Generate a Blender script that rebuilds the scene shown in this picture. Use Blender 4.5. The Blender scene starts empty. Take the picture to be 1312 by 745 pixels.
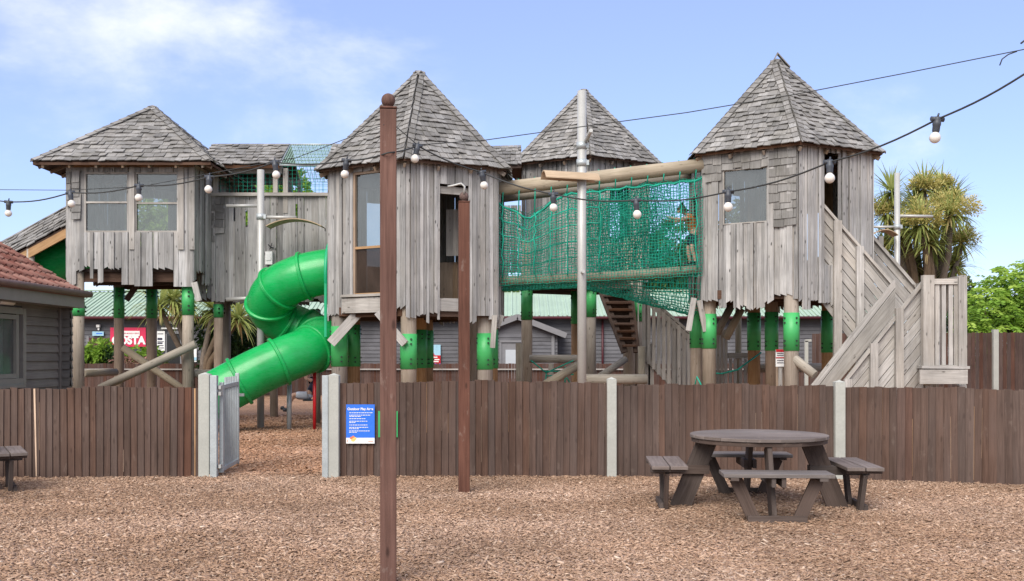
import bpy, math, random
import numpy as np
from mathutils import Vector, Matrix
random.seed(7)
R = math.radians
rnd = random.random
def ru(a, b): return random.uniform(a, b)
V = Vector
Z = V((0, 0, 1))
scene = bpy.context.scene
COL = scene.collection
FP, EYE, HX, HY = 1300.0, 1.55, 656.0, 455.0     # survey of the place: focal length, eye height, horizon
def at(px, py, Y): return V(((px - HX) * Y / FP, Y, EYE + (HY - py) * Y / FP))
def sx(px, Y): return (px - HX) * Y / FP
def sz(py, Y): return EYE + (HY - py) * Y / FP

# ------------------------------------------------------------------ objects
ORG = {}
def thing(name, label, cat, loc=(0, 0, 0), group=None):
    o = bpy.data.objects.new(name, None); COL.objects.link(o)
    o.location = loc; o.empty_display_size = .2
    o['label'] = label; o['category'] = cat
    if group: o['group'] = group
    ORG[o.name] = V(loc)
    return o
def tag(o, label, cat, group=None, kind=None):
    if kind: o['kind'] = kind
    if label: o['label'] = label
    if cat: o['category'] = cat
    if group: o['group'] = group
    return o
def kids(o): return [c for c in bpy.data.objects if c.parent == o]
def dup(o, loc, rotz, label=None, parent=None):
    c = o.copy(); COL.objects.link(c)
    if parent is not None: c.parent = parent
    else:
        c.location = loc; c.rotation_euler = (0, 0, rotz)
        if label: c['label'] = label
    for ch in kids(o): dup(ch, None, None, None, c)
    return c

class MB:
    def __init__(s): s.v = []; s.f = []; s.uv = []; s.rn = []; s.sm = []; s.mi = []
    def face(s, idx, uv, r, sm=False, mi=0):
        s.f.append(idx); s.uv.extend(uv); s.rn.append(r); s.sm.append(sm); s.mi.append(mi)
    def box8(s, p, L, w, t, r=None, mi=0):
        # p: 8 points, order (end, side, normal) as bits
        r = rnd() if r is None else r
        b = len(s.v); s.v.extend([tuple(q) for q in p])
        ou, ov = rnd() * 20, rnd() * 60
        def F(i, j, k, l, uu, vv, du=0):
            s.face((b+i, b+j, b+k, b+l), [(ou+du+x*uu, ov+y*vv) for x, y in ((0, 0), (1, 0), (1, 1), (0, 1))], r, False, mi)
        F(1, 3, 7, 5, w, L); F(2, 0, 4, 6, w, L, .5)
        F(3, 2, 6, 7, t, L, .9); F(0, 1, 5, 4, t, L, 1.2)
        F(0, 2, 3, 1, t, w, 1.5); F(4, 5, 7, 6, t, w, 1.7)
    def plank(s, a, b, side, w, t, r=None, d0=0, d1=0, mi=0, w1=None):
        a = V(a); b = V(b); d = b - a; L = d.length
        if L < 1e-6: return
        d /= L
        side = V(side); side = side - d * side.dot(d); side.normalize()
        n = side.cross(d)
        p = []
        for e, (c, dd, ww) in enumerate(((a, d0, w), (b, d1, w if w1 is None else w1))):
            for su in (-1, 1):
                for sn in (-1, 1):
                    p.append(c + side * (su*ww/2) + n * (sn*t/2) + d * (dd*su))
        s.box8(p, L, w, t, r, mi)
    def box(s, c, sz_, r=None, mi=0):
        c = V(c); x, y, z = sz_
        # long axis picks the grain
        if z >= x and z >= y: s.plank(c - Z*z/2, c + Z*z/2, (1, 0, 0), x, y, r, mi=mi)
        elif x >= y: s.plank(c - V((x/2, 0, 0)), c + V((x/2, 0, 0)), (0, 0, 1), z, y, r, mi=mi)
        else: s.plank(c - V((0, y/2, 0)), c + V((0, y/2, 0)), (0, 0, 1), z, x, r, mi=mi)
    def tube(s, pts, rad, n=10, r=None, cap=True, sm=True, mi=0, jit=0):
        pts = [V(p) for p in pts]; m = len(pts)
        r = rnd() if r is None else r
        rad = [rad]*m if not isinstance(rad, (list, tuple)) else rad
        T = []
        for i in range(m):
            t = pts[min(i+1, m-1)] - pts[max(i-1, 0)]
            T.append(t.normalized() if t.length > 1e-9 else V((0, 0, 1)))
        up = V((0, 0, 1)) if abs(T[0].z) < .9 else V((1, 0, 0))
        x = T[0].cross(up).normalized()
        b = len(s.v); ov = rnd()*50; ou = rnd()*10; acc = 0; acs = []
        for i in range(m):
            if i: acc += (pts[i]-pts[i-1]).length
            acs.append(acc)
            x = (x - T[i]*x.dot(T[i])).normalized(); y = T[i].cross(x)
            for k in range(n):
                a = 2*math.pi*k/n
                q = rad[i]*(1+(ru(-jit, jit) if jit else 0))
                s.v.append(tuple(pts[i] + x*(q*math.cos(a)) + y*(q*math.sin(a))))
        c = 2*math.pi*max(rad)
        for i in range(m-1):
            for k in range(n):
                k2 = (k+1) % n
                s.face((b+i*n+k, b+i*n+k2, b+(i+1)*n+k2, b+(i+1)*n+k),
                       [(ou+c*k/n, ov+acs[i]), (ou+c*(k+1)/n, ov+acs[i]), (ou+c*(k+1)/n, ov+acs[i+1]), (ou+c*k/n, ov+acs[i+1])], r, sm, mi)
        if cap:
            s.face(tuple(b+k for k in range(n))[::-1], [(ou+.1*math.cos(k), ov+.1*math.sin(k)) for k in range(n)], r, False, mi)
            s.face(tuple(b+(m-1)*n+k for k in range(n)), [(ou+.1*math.cos(k), ov+.1*math.sin(k)) for k in range(n)], r, False, mi)
    def lathe(s, prof, c, n=16, r=None, sm=True, mi=0):
        c = V(c); r = rnd() if r is None else r
        b = len(s.v); m = len(prof)
        for (q, z) in prof:
            for k in range(n):
                a = 2*math.pi*k/n
                s.v.append((c.x+q*math.cos(a), c.y+q*math.sin(a), c.z+z))
        for i in range(m-1):
            for k in range(n):
                k2 = (k+1) % n
                s.face((b+i*n+k, b+i*n+k2, b+(i+1)*n+k2, b+(i+1)*n+k), [(k/n, i*.1), ((k+1)/n, i*.1), ((k+1)/n, i*.1+.1), (k/n, i*.1+.1)], r, sm, mi)
    def quad(s, a, b, c, d, r=None, sm=False, mi=0):
        a, b, c, d = V(a), V(b), V(c), V(d)
        i = len(s.v); s.v.extend([tuple(a), tuple(b), tuple(c), tuple(d)])
        w = (b-a).length; h = (d-a).length; ou = rnd()*9; ov = rnd()*9
        s.face((i, i+1, i+2, i+3), [(ou, ov), (ou+w, ov), (ou+w, ov+h), (ou, ov+h)], rnd() if r is None else r, sm, mi)
    def prism(s, pts, off, r=None, mi=0):
        pts = [V(p) for p in pts]; off = V(off); n = len(pts); b = len(s.v)
        r = rnd() if r is None else r
        s.v.extend([tuple(p) for p in pts]); s.v.extend([tuple(p+off) for p in pts])
        ou = rnd()*9
        e = (pts[1]-pts[0]).normalized(); f = (pts[-1]-pts[0]); f = f - e*f.dot(e)
        f = f.normalized() if f.length > 1e-6 else off.normalized()
        U = [(ou+(p-pts[0]).dot(e), (p-pts[0]).dot(f)) for p in pts]
        s.face(tuple(range(b, b+n)), U, r, False, mi)
        s.face(tuple(range(b+2*n-1, b+n-1, -1)), U[::-1], r, False, mi)
        for k in range(n):
            k2 = (k+1) % n
            s.face((b+k2, b+k, b+n+k, b+n+k2), [(ou, 0), (ou+.1, 0), (ou+.1, .1), (ou, .1)], r, False, mi)
    def build(s, name, mat, parent=None, bevel=0, loc=None):
        mats = mat if isinstance(mat, (list, tuple)) else [mat]
        if parent is not None: og = ORG[parent.name]
        elif loc is not None: og = V(loc)
        else:
            xs = [p[0] for p in s.v]; ys = [p[1] for p in s.v]; zs = [p[2] for p in s.v]
            og = V(((min(xs)+max(xs))/2, (min(ys)+max(ys))/2, min(zs)))
        me = bpy.data.meshes.new(name)
        me.from_pydata([(p[0]-og.x, p[1]-og.y, p[2]-og.z) for p in s.v], [], s.f)
        uvl = me.uv_layers.new(name='UVMap')
        uvl.data.foreach_set('uv', [c for q in s.uv for c in q])
        at_ = me.attributes.new('rnd', 'FLOAT', 'FACE'); at_.data.foreach_set('value', s.rn)
        me.polygons.foreach_set('use_smooth', s.sm); me.polygons.foreach_set('material_index', s.mi)
        for m in mats: me.materials.append(m)
        me.update()
        o = bpy.data.objects.new(name, me); COL.objects.link(o)
        if parent is not None: o.parent = parent
        else: o.location = og
        ORG[o.name] = og
        if bevel:
            bv = o.modifiers.new('Bevel', 'BEVEL'); bv.width = bevel; bv.segments = 2; bv.limit_method = 'ANGLE'; bv.angle_limit = R(40)
        return o

# ------------------------------------------------------------------ materials
class NT:
    def __init__(s, name):
        s.m = bpy.data.materials.new(name); s.m.use_nodes = True
        s.t = s.m.node_tree; s.n = s.t.nodes; s.l = s.t.links
        s.b = s.n['Principled BSDF']
    def node(s, t, **k):
        q = s.n.new(t)
        for a, v in k.items(): setattr(q, a, v)
        return q
    def link(s, a, b): s.l.new(a, b)
    def noise(s, vec, scale, detail=4, rough=.55, dist=0):
        q = s.node('ShaderNodeTexNoise'); q.inputs['Scale'].default_value = scale; q.inputs['Detail'].default_value = detail
        q.inputs['Roughness'].default_value = rough; q.inputs['Distortion'].default_value = dist
        if vec is not None: s.link(vec, q.inputs['Vector'])
        return q.outputs['Fac']
    def mapping(s, vec, sc):
        q = s.node('ShaderNodeMapping'); q.inputs['Scale'].default_value = sc; s.link(vec, q.inputs['Vector']); return q.outputs[0]
    def math(s, op, a, b=None, clamp=False):
        q = s.node('ShaderNodeMath', operation=op); q.use_clamp = clamp
        for i, v in enumerate((a, b)):
            if v is None: continue
            if isinstance(v, (int, float)): q.inputs[i].default_value = v
            else: s.link(v, q.inputs[i])
        return q.outputs[0]
    def ramp(s, fac, stops):
        q = s.node('ShaderNodeValToRGB'); s.link(fac, q.inputs[0]); e = q.color_ramp.elements
        while len(e) > 1: e.remove(e[-1])
        e[0].position = stops[0][0]; e[0].color = (*stops[0][1], 1)
        for p, c in stops[1:]:
            k = e.new(p); k.color = (*c, 1)
        return q.outputs[0]
    def mix(s, fac, a, b, mode='MIX'):
        q = s.node('ShaderNodeMix', data_type='RGBA', blend_type=mode)
        if isinstance(fac, (int, float)): q.inputs[0].default_value = fac
        else: s.link(fac, q.inputs[0])
        for i, v in ((6, a), (7, b)):
            if isinstance(v, tuple): q.inputs[i].default_value = (*v, 1)
            else: s.link(v, q.inputs[i])
        return q.outputs[2]
    def hsv(s, col, val=None, sat=None, hue=None):
        q = s.node('ShaderNodeHueSaturation'); s.link(col, q.inputs['Color'])
        for nm, v in (('Value', val), ('Saturation', sat), ('Hue', hue)):
            if v is None: continue
            if isinstance(v, (int, float)): q.inputs[nm].default_value = v
            else: s.link(v, q.inputs[nm])
        return q.outputs[0]
    def rng(s, v, a, b, c, d):
        q = s.node('ShaderNodeMapRange'); s.link(v, q.inputs[0])
        for i, x in enumerate((a, b, c, d)): q.inputs[i+1].default_value = x
        return q.outputs[0]
    def bump(s, h, strength=.4, dist=.01):
        q = s.node('ShaderNodeBump'); q.inputs['Strength'].default_value = strength; q.inputs['Distance'].default_value = dist
        s.link(h, q.inputs['Height']); s.link(q.outputs[0], s.b.inputs['Normal'])
    def uv(s): return s.node('ShaderNodeUVMap', uv_map='UVMap').outputs[0]
    def obj(s): return s.node('ShaderNodeTexCoord').outputs['Object']
    def pos(s): return s.node('ShaderNodeNewGeometry').outputs['Position']
    def rn(s):
        q = s.node('ShaderNodeAttribute', attribute_name='rnd'); return q.outputs['Fac']
    def done(s, col=None, rough=.8, spec=.3, metal=0):
        if col is not None:
            if isinstance(col, tuple): s.b.inputs['Base Color'].default_value = (*col, 1)
            else: s.link(col, s.b.inputs['Base Color'])
        s.b.inputs['Roughness'].default_value = rough
        s.b.inputs['Specular IOR Level'].default_value = spec
        s.b.inputs['Metallic'].default_value = metal
        return s.m

def wood(name, dark, light, var=.3, knots=.5, rough=.85, grain=(34, 1.6), satvar=.3, tint=None, bumpd=.006, stain=.25, scuff=0, streak=0, moss=0):
    n = NT(name); uv = n.uv(); r = n.rn()
    g1 = n.noise(n.mapping(uv, (grain[0], grain[1], 1)), 1, 5, .6, .6)
    g2 = n.noise(n.mapping(uv, (grain[0]*4, grain[1]*2, 1)), 1, 3, .6)
    g = n.math('ADD', n.math('MULTIPLY', g1, .65), n.math('MULTIPLY', g2, .35))
    c = n.ramp(g, [(.28, dark), (.5, tuple((a+b)/2 for a, b in zip(dark, light))), (.72, light)])
    big = n.noise(n.mapping(uv, (3, .7, 1)), 1, 3)
    if tint: c = n.mix(n.rng(big, .45, .75, 0, .65), c, tint)
    c = n.hsv(c, val=n.rng(r, 0, 1, 1-var, 1+var*.8), sat=n.rng(n.math('FRACT', n.math('MULTIPLY', r, 7.31)), 0, 1, 1-satvar, 1+satvar))
    if knots:
        vo = n.node('ShaderNodeTexVoronoi'); n.link(n.mapping(uv, (10, 3.6, 1)), vo.inputs['Vector']); vo.inputs['Scale'].default_value = 1
        k = n.rng(vo.outputs['Distance'], .07, .17, knots, 0)
        c = n.mix(k, c, tuple(x*.3 for x in dark))
    if streak:
        st_ = n.noise(n.mapping(n.pos(), (5, 5, .35)), 1, 5, .6); c = n.mix(n.rng(st_, .53, .72, 0, streak), c, tuple(x*.8 for x in dark))
        st2 = n.noise(n.mapping(n.pos(), (1.1, 1.1, .5)), 1, 4, .6); c = n.mix(n.rng(st2, .52, .7, 0, streak*.6), c, (.235, .222, .20))
    if moss:
        mo = n.noise(n.pos(), 2.6, 6, .7); c = n.mix(n.rng(mo, .52, .72, 0, moss), c, (.13, .13, .105))
        mo2 = n.noise(n.pos(), 1.3, 5, .65); c = n.mix(n.rng(mo2, .5, .7, 0, moss), c, (.10, .093, .085))
    if scuff:
        sc = n.noise(n.mapping(n.pos(), (1, 1, .45)), 11, 4, .65)
        c = n.mix(n.rng(sc, .62, .74, 0, scuff), c, (.36, .30, .26))
    w = n.noise(n.pos(), 1.1, 4)
    c = n.hsv(c, val=n.rng(w, .3, .7, 1-stain, 1+stain*.6))
    n.bump(g, .6, bumpd)
    return n.done(c, rough, .2)

def plain(name, col, rough=.5, spec=.4, metal=0, var=.1, scale=6, bump=0, fine=0):
    n = NT(name); p = n.obj()
    f = n.noise(p, scale, 5)
    c = n.mix(n.rng(f, .3, .7, 0, 1), tuple(x*(1-var) for x in col), tuple(min(1, x*(1+var)) for x in col))
    if fine:
        f2 = n.noise(p, fine, 3, .7); c = n.mix(n.rng(f2, .35, .7, 0, .5), c, tuple(x*(1-2.2*var) for x in col))
    if bump: n.bump(n.noise(p, scale*9, 4), .5, bump)
    return n.done(c, rough, spec, metal)

def leafmat(name, stops, trans=.25, rough=.55):
    n = NT(name); r = n.rn()
    c = n.ramp(r, stops)
    n.done(c, rough, .3)
    tr = n.node('ShaderNodeBsdfTranslucent'); n.link(n.hsv(c, val=1.3), tr.inputs[0])
    mx = n.node('ShaderNodeMixShader'); mx.inputs[0].default_value = trans
    n.link(n.b.outputs[0], mx.inputs[1]); n.link(tr.outputs[0], mx.inputs[2])
    n.link(mx.outputs[0], n.n['Material Output'].inputs[0])
    return n.m

M = {}
M['grey'] = wood('weathered_boards', (.145, .142, .138), (.50, .492, .48), .32, .95, satvar=.4, tint=(.37, .345, .315), streak=.55)
M['greyside'] = wood('weathered_timber', (.20, .185, .168), (.50, .48, .45), .2, .75, tint=(.41, .375, .335), streak=.35)
M['shingle'] = wood('cedar_shingles', (.13, .126, .12), (.335, .325, .312), .3, 0, grain=(45, 1.2), tint=(.23, .22, .205), satvar=.3, moss=.5)
M['post'] = wood('timber_post', (.23, .19, .145), (.47, .41, .345), .16, .6, tint=(.38, .34, .29))
M['newpost'] = wood('tan_post', (.24, .15, .09), (.46, .33, .22), .15, .5)
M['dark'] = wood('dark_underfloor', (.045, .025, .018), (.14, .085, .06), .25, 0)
M['inner'] = wood('inner_boards', (.13, .09, .065), (.36, .28, .21), .25, .4)
M['log'] = wood('round_log', (.20, .17, .125), (.43, .38, .31), .14, .4, tint=(.29, .26, .21))
M['fence'] = wood('stained_fence', (.054, .033, .025), (.135, .088, .070), .15, .35, satvar=.2, tint=(.105, .076, .066), scuff=.13, stain=.25)
M['pale'] = wood('bare_split_wood', (.40, .26, .16), (.70, .5, .34), .1, 0)
M['redfence'] = wood('reddish_board', (.066, .039, .031), (.145, .086, .067), .1, .3)
M['backfence'] = wood('far_fence', (.05, .027, .022), (.125, .075, .06), .2, 0)
M['pole'] = wood('brown_pole', (.06, .032, .026), (.185, .108, .088), .12, .6, tint=(.14, .08, .065), scuff=.35)
M['table'] = wood('table_boards', (.045, .033, .028), (.125, .098, .086), .2, .3, tint=(.12, .095, .085))
M['tabletop'] = wood('table_top_boards', (.10, .083, .074), (.235, .20, .185), .22, .3, tint=(.16, .14, .13), scuff=.4)
M['collar'] = plain('green_collar', (.052, .36, .105), .42, .4, var=.10, scale=3)
M['bolt'] = plain('bolt', (.015, .02, .018), .5)
def slidemat():
    n = NT('green_slide'); p = n.obj()
    f = n.noise(p, 2.2, 4)
    c = n.mix(n.rng(f, .3, .7, 0, 1), (.005, .27, .058), (.008, .37, .088))
    f3 = n.noise(n.mapping(p, (1, 1, 4)), 9, 5, .7)
    c = n.mix(n.rng(f3, .5, .75, 0, .45), c, (.055, .34, .15))
    n.link(n.rng(f3, .3, .8, .22, .42), n.b.inputs['Roughness'])
    n.bump(n.noise(p, 3, 2), .12, .02)
    m = n.done(c, .3, .35); n.b.inputs['Coat Weight'].default_value = .08; n.b.inputs['Coat Roughness'].default_value = .15
    return m
M['slide'] = slidemat()
M['slidedark'] = plain('teal_slide_edge', (.008, .33, .15), .4)
M['net'] = plain('green_net', (.016, .29, .20), .7, .2, var=.35, scale=5)
M['palenet'] = plain('faded_pale_net', (.30, .46, .39), .8, .2, var=.2)
M['concrete'] = plain('concrete_post', (.39, .395, .36), .9, .2, var=.10, scale=3, bump=.004, fine=40)
M['galv'] = plain('galvanised_steel', (.42, .46, .47), .45, .5, .35, var=.14, scale=8, fine=60)
M['steel'] = plain('grey_steel', (.42, .42, .40), .45, .5, .2, var=.08, scale=4, fine=30)
M['ply'] = wood('plywood_reflector', (.30, .22, .15), (.52, .42, .31), .1, .2)
M['white'] = plain('white_paint', (.78, .78, .76), .5, var=.03)
M['red'] = plain('red_paint', (.48, .015, .02), .35, var=.1)
M['black'] = plain('black_plastic', (.022, .025, .03), .5, var=.2)
M['slate'] = plain('slate_plastic', (.045, .052, .065), .45, var=.2)
M['cable'] = plain('cable_rubber', (.03, .032, .032), .6, var=.2)
M['bulb'] = plain('opal_bulb', (.66, .63, .58), .25, .5, var=.03)
M['clad'] = wood('grey_cladding', (.095, .095, .103), (.155, .155, .168), .10, 0, grain=(50, 1.5), satvar=.1)
M['trim'] = plain('grey_trim', (.19, .19, .20), .6, var=.06)
M['house'] = wood('house_cladding', (.12, .11, .098), (.20, .188, .17), .10, 0, grain=(40, 1.2), satvar=.15)
M['housetrim'] = plain('house_trim', (.19, .178, .16), .55, var=.08)
M['mint'] = plain('mint_sheet', (.35, .46, .355), .45, .4, var=.10, scale=1.2, fine=12)
def tilemat():
    n = NT('clay_tiles'); r = n.rn()
    c = n.ramp(r, [(0, (.17, .065, .05)), (.5, (.25, .115, .09)), (1, (.33, .18, .145))])
    w = n.noise(n.pos(), 5, 5, .65)
    c = n.mix(n.rng(w, .45, .75, 0, .5), c, (.20, .16, .13)); n.bump(n.noise(n.pos(), 60, 3), .3, .004)
    return n.done(c, .85, .2)
M['tile'] = tilemat()
M['maroon'] = plain('maroon_door', (.07, .012, .018), .5)
M['pink'] = plain('pink_sign', (.60, .022, .085), .4, var=.04)
M['blue'] = plain('blue_sign', (.028, .155, .66), .35, var=.04)
M['paleblue'] = plain('pale_blue_sign', (.32, .55, .68), .4)
M['ink'] = plain('dark_ink', (.04, .04, .07), .6)
M['doordark'] = plain('dark_doorway', (.012, .013, .015), .6)
M['yellow'] = plain('yellow_print', (.75, .55, .18), .5)
M['orangep'] = plain('orange_print', (.65, .2, .1), .5)
M['greenp'] = plain('bright_green_board', (.03, .33, .10), .5)
M['skin'] = plain('skin', (.58, .36, .27), .6, var=.05)
M['hair'] = plain('brown_hair', (.05, .028, .016), .7)
M['ginger'] = plain('orange_cloth', (.55, .15, .03), .8)
M['navy'] = plain('navy_cloth', (.018, .022, .045), .85)
M['paleblu'] = plain('pale_grey_blue_cloth', (.50, .54, .62), .85)
M['opaque'] = plain('frosted_panel', (.46, .49, .52), .3, var=.03)
def glassmat(name, haze, hz=.22, gl=.12):
    n = NT(name)
    tr = n.node('ShaderNodeBsdfTransparent'); tr.inputs[0].default_value = (.78, .82, .80, 1)
    df = n.node('ShaderNodeBsdfDiffuse')
    f = n.noise(n.mapping(n.obj(), (1, 1, .5)), 3.5, 5)
    n.link(n.mix(n.rng(f, .35, .7, 0, 1), tuple(x*.6 for x in haze), haze), df.inputs[0])
    gs = n.node('ShaderNodeBsdfGlossy'); gs.inputs['Roughness'].default_value = .06; gs.inputs[0].default_value = (.8, .82, .82, 1)
    m1 = n.node('ShaderNodeMixShader'); m1.inputs[0].default_value = hz; n.link(tr.outputs[0], m1.inputs[1]); n.link(df.outputs[0], m1.inputs[2])
    m2 = n.node('ShaderNodeMixShader'); m2.inputs[0].default_value = gl; n.link(m1.outputs[0], m2.inputs[1]); n.link(gs.outputs[0], m2.inputs[2])
    n.bump(n.noise(n.obj(), 1.5, 2), .1, .02)
    for q in (gs,): n.link(n.n['Bump'].outputs[0], q.inputs['Normal'])
    n.link(m2.outputs[0], n.n['Material Output'].inputs[0])
    return n.m
M['perspex'] = glassmat('scratched_perspex', (.17, .185, .19))
M['mesh'] = glassmat('brown_mesh', (.075, .055, .045), .72, .04)
M['glass'] = glassmat('window_glass', (.24, .25, .24), .30, .03)
M['leaf'] = leafmat('tree_leaves', [(0, (.012, .03, .008)), (.5, (.035, .085, .018)), (1, (.09, .16, .035))])
M['leafdark'] = leafmat('dark_leaves', [(0, (.008, .022, .007)), (.6, (.025, .06, .016)), (1, (.055, .11, .03))])
M['leafbright'] = leafmat('bright_leaves', [(0, (.05, .11, .014)), (.5, (.18, .325, .035)), (1, (.36, .50, .085))], .3)
M['blade'] = leafmat('cabbage_palm_blades', [(0, (.12, .15, .042)), (.5, (.29, .33, .11)), (.85, (.46, .46, .19)), (1, (.46, .36, .18))], .3) if False else leafmat('cabbage_palm_leaf', [(0, (.13, .17, .045)), (.5, (.33, .38, .115)), (.85, (.52, .53, .21)), (1, (.46, .36, .18))], .2)
M['blade'].node_tree.nodes['Mix Shader'].inputs[0].default_value = .38
M['panicle'] = leafmat('palm_flower_sprays', [(0, (.22, .19, .05)), (.5, (.42, .36, .11)), (1, (.56, .49, .2))], .2)
M['bark'] = wood('bark', (.07, .05, .035), (.2, .16, .12), .2, 0, grain=(14, 5), bumpd=.02)
M['pinkleaf'] = leafmat('pink_flowers', [(0, (.10, .10, .04)), (.5, (.3, .16, .12)), (1, (.5, .28, .24))])

def groundmat():
    n = NT('wood_chip_ground'); p = n.pos()
    vo = n.node('ShaderNodeTexVoronoi'); vo.inputs['Scale'].default_value = 30; vo.inputs['Randomness'].default_value = 1
    wob = n.node('ShaderNodeTexNoise'); wob.inputs['Scale'].default_value = 4; n.link(p, wob.inputs['Vector'])
    ad = n.node('ShaderNodeMix', data_type='VECTOR'); ad.inputs[0].default_value = .06
    n.link(p, ad.inputs[4]); n.link(wob.outputs['Color'], ad.inputs[5])
    n.link(n.mapping(ad.outputs[1], (1, 1.8, 1)), vo.inputs['Vector'])
    sep = n.node('ShaderNodeSeparateColor'); n.link(vo.outputs['Color'], sep.inputs[0])
    c = n.ramp(sep.outputs[0], [(0, (.19, .12, .08)), (.4, (.34, .22, .145)), (.75, (.46, .31, .21)), (1, (.57, .42, .31))])
    f = n.noise(p, 90, 4, .7); c = n.hsv(c, val=n.rng(f, .3, .7, .7, 1.15))
    yy = n.node('ShaderNodeSeparateXYZ'); n.link(p, yy.inputs[0])
    c = n.mix(n.rng(yy.outputs[1], 12.8, 13.4, 0, .55), c, n.mix(.5, c, (.40, .17, .075)))
    big = n.noise(p, .55, 4); c = n.hsv(c, val=n.rng(big, .3, .7, .82, 1.15))
    n.bump(n.math('ADD', n.math('MULTIPLY', vo.outputs['Distance'], -1), sep.outputs[1]), .9, .02)
    return n.done(c, .95, .1)
M['ground'] = groundmat()
def chipmat():
    n = NT('wood_chips'); r = n.node('ShaderNodeAttribute', attribute_name='rnd').outputs['Fac']
    c = n.ramp(r, [(0, (.20, .125, .088)), (.25, (.355, .232, .163)), (.6, (.475, .322, .228)), (.85, (.58, .425, .315)), (1, (.74, .60, .48))])
    p = n.pos(); yy = n.node('ShaderNodeSeparateXYZ'); n.link(p, yy.inputs[0])
    c = n.mix(n.rng(yy.outputs[1], 12.8, 13.4, 0, .6), c, n.mix(.5, c, (.42, .18, .08)))
    big = n.noise(p, .7, 4); c = n.hsv(c, val=n.rng(big, .32, .68, .80, 1.14))
    dmp = n.noise(n.mapping(p, (.6, 1, 1)), .42, 5, .6); c = n.hsv(c, val=n.rng(dmp, .42, .62, .84, 1.06), sat=n.rng(dmp, .42, .62, 1.08, .96))
    f = n.noise(p, 70, 3, .7); c = n.hsv(c, val=n.rng(f, .3, .7, .75, 1.15))
    return n.done(c, .95, .1)
M['chip'] = chipmat()

# ------------------------------------------------------------------ ground and chips
g = MB(); g.quad((-900, -60, 0), (900, -60, 0), (900, 1500, 0), (-900, 1500, 0))
tag(g.build('ground', M['ground']), None, None, kind='structure')
def chips(name, N, pts, zone_scale, size):
    rs = np.random.RandomState(len(name)+N % 97)
    x, y = pts(rs, N); N = len(x)
    L = rs.lognormal(math.log(size), .52, N).clip(size*.3, size*2.4); w = L*rs.uniform(.18, .45, N)
    yaw = rs.uniform(0, 2*np.pi, N); pit = rs.normal(0, .20, N); rol = rs.normal(0, .28, N)
    cx, sxx = np.cos(yaw), np.sin(yaw)
    d = np.stack([cx*np.cos(pit), sxx*np.cos(pit), np.sin(pit)], 1)
    sd = np.stack([-sxx*np.cos(rol), cx*np.cos(rol), np.sin(rol)], 1)
    up = np.cross(d, sd)
    c = np.stack([x, y, np.abs(d[:, 2])*L/2*.7 + np.abs(sd[:, 2])*w/2*.6 + rs.uniform(.001, .016, N)], 1)
    h = (L/2)[:, None]; q = (w/2)[:, None]; th = (w*.13).clip(.0015, .004)[:, None]
    P = np.stack([c-d*h*.9-sd*q*.5-up*th, c+d*h-sd*q-up*th, c+d*h*.8+sd*q-up*th, c-d*h+sd*q*.8-up*th,
                  c-d*h*.9-sd*q*.5+up*th, c+d*h-sd*q+up*th, c+d*h*.8+sd*q+up*th, c-d*h+sd*q*.8+up*th], 1).reshape(-1, 3)
    me = bpy.data.meshes.new(name); nf = 5
    me.vertices.add(N*8); me.vertices.foreach_set('co', P.ravel())
    base = (np.arange(N)*8)[:, None]
    idx = np.array([4, 5, 6, 7, 0, 1, 5, 4, 1, 2, 6, 5, 2, 3, 7, 6, 3, 0, 4, 7])[None, :] + base
    me.loops.add(N*nf*4); me.loops.foreach_set('vertex_index', idx.ravel().astype(np.int32))
    me.polygons.add(N*nf); me.polygons.foreach_set('loop_start', (np.arange(N*nf)*4).astype(np.int32))
    me.update(calc_edges=True)
    a = me.attributes.new('rnd', 'FLOAT', 'FACE'); a.data.foreach_set('value', np.repeat(rs.beta(2.2, 2.4, N), nf).astype(np.float32))
    me.materials.append(M['chip'])
    o = bpy.data.objects.new(name, me); COL.objects.link(o)
    o['kind'] = 'stuff'
    return o
def zone_front(rs, N):
    Y = 6.3 + (13.2-6.3)*rs.uniform(0, 1, N)**1.25
    return rs.uniform(-1, 1, N)*(Y*.515+.5), Y
def zone_back(rs, N):
    Y = rs.uniform(13.1, 26, N); return rs.uniform(-7.2, -2.6, N)*(Y/18), Y
chips('wood_chips', 240000, zone_front, 1, .0245)
chips('wood_chips', 60000, zone_back, 1, .042)

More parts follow.
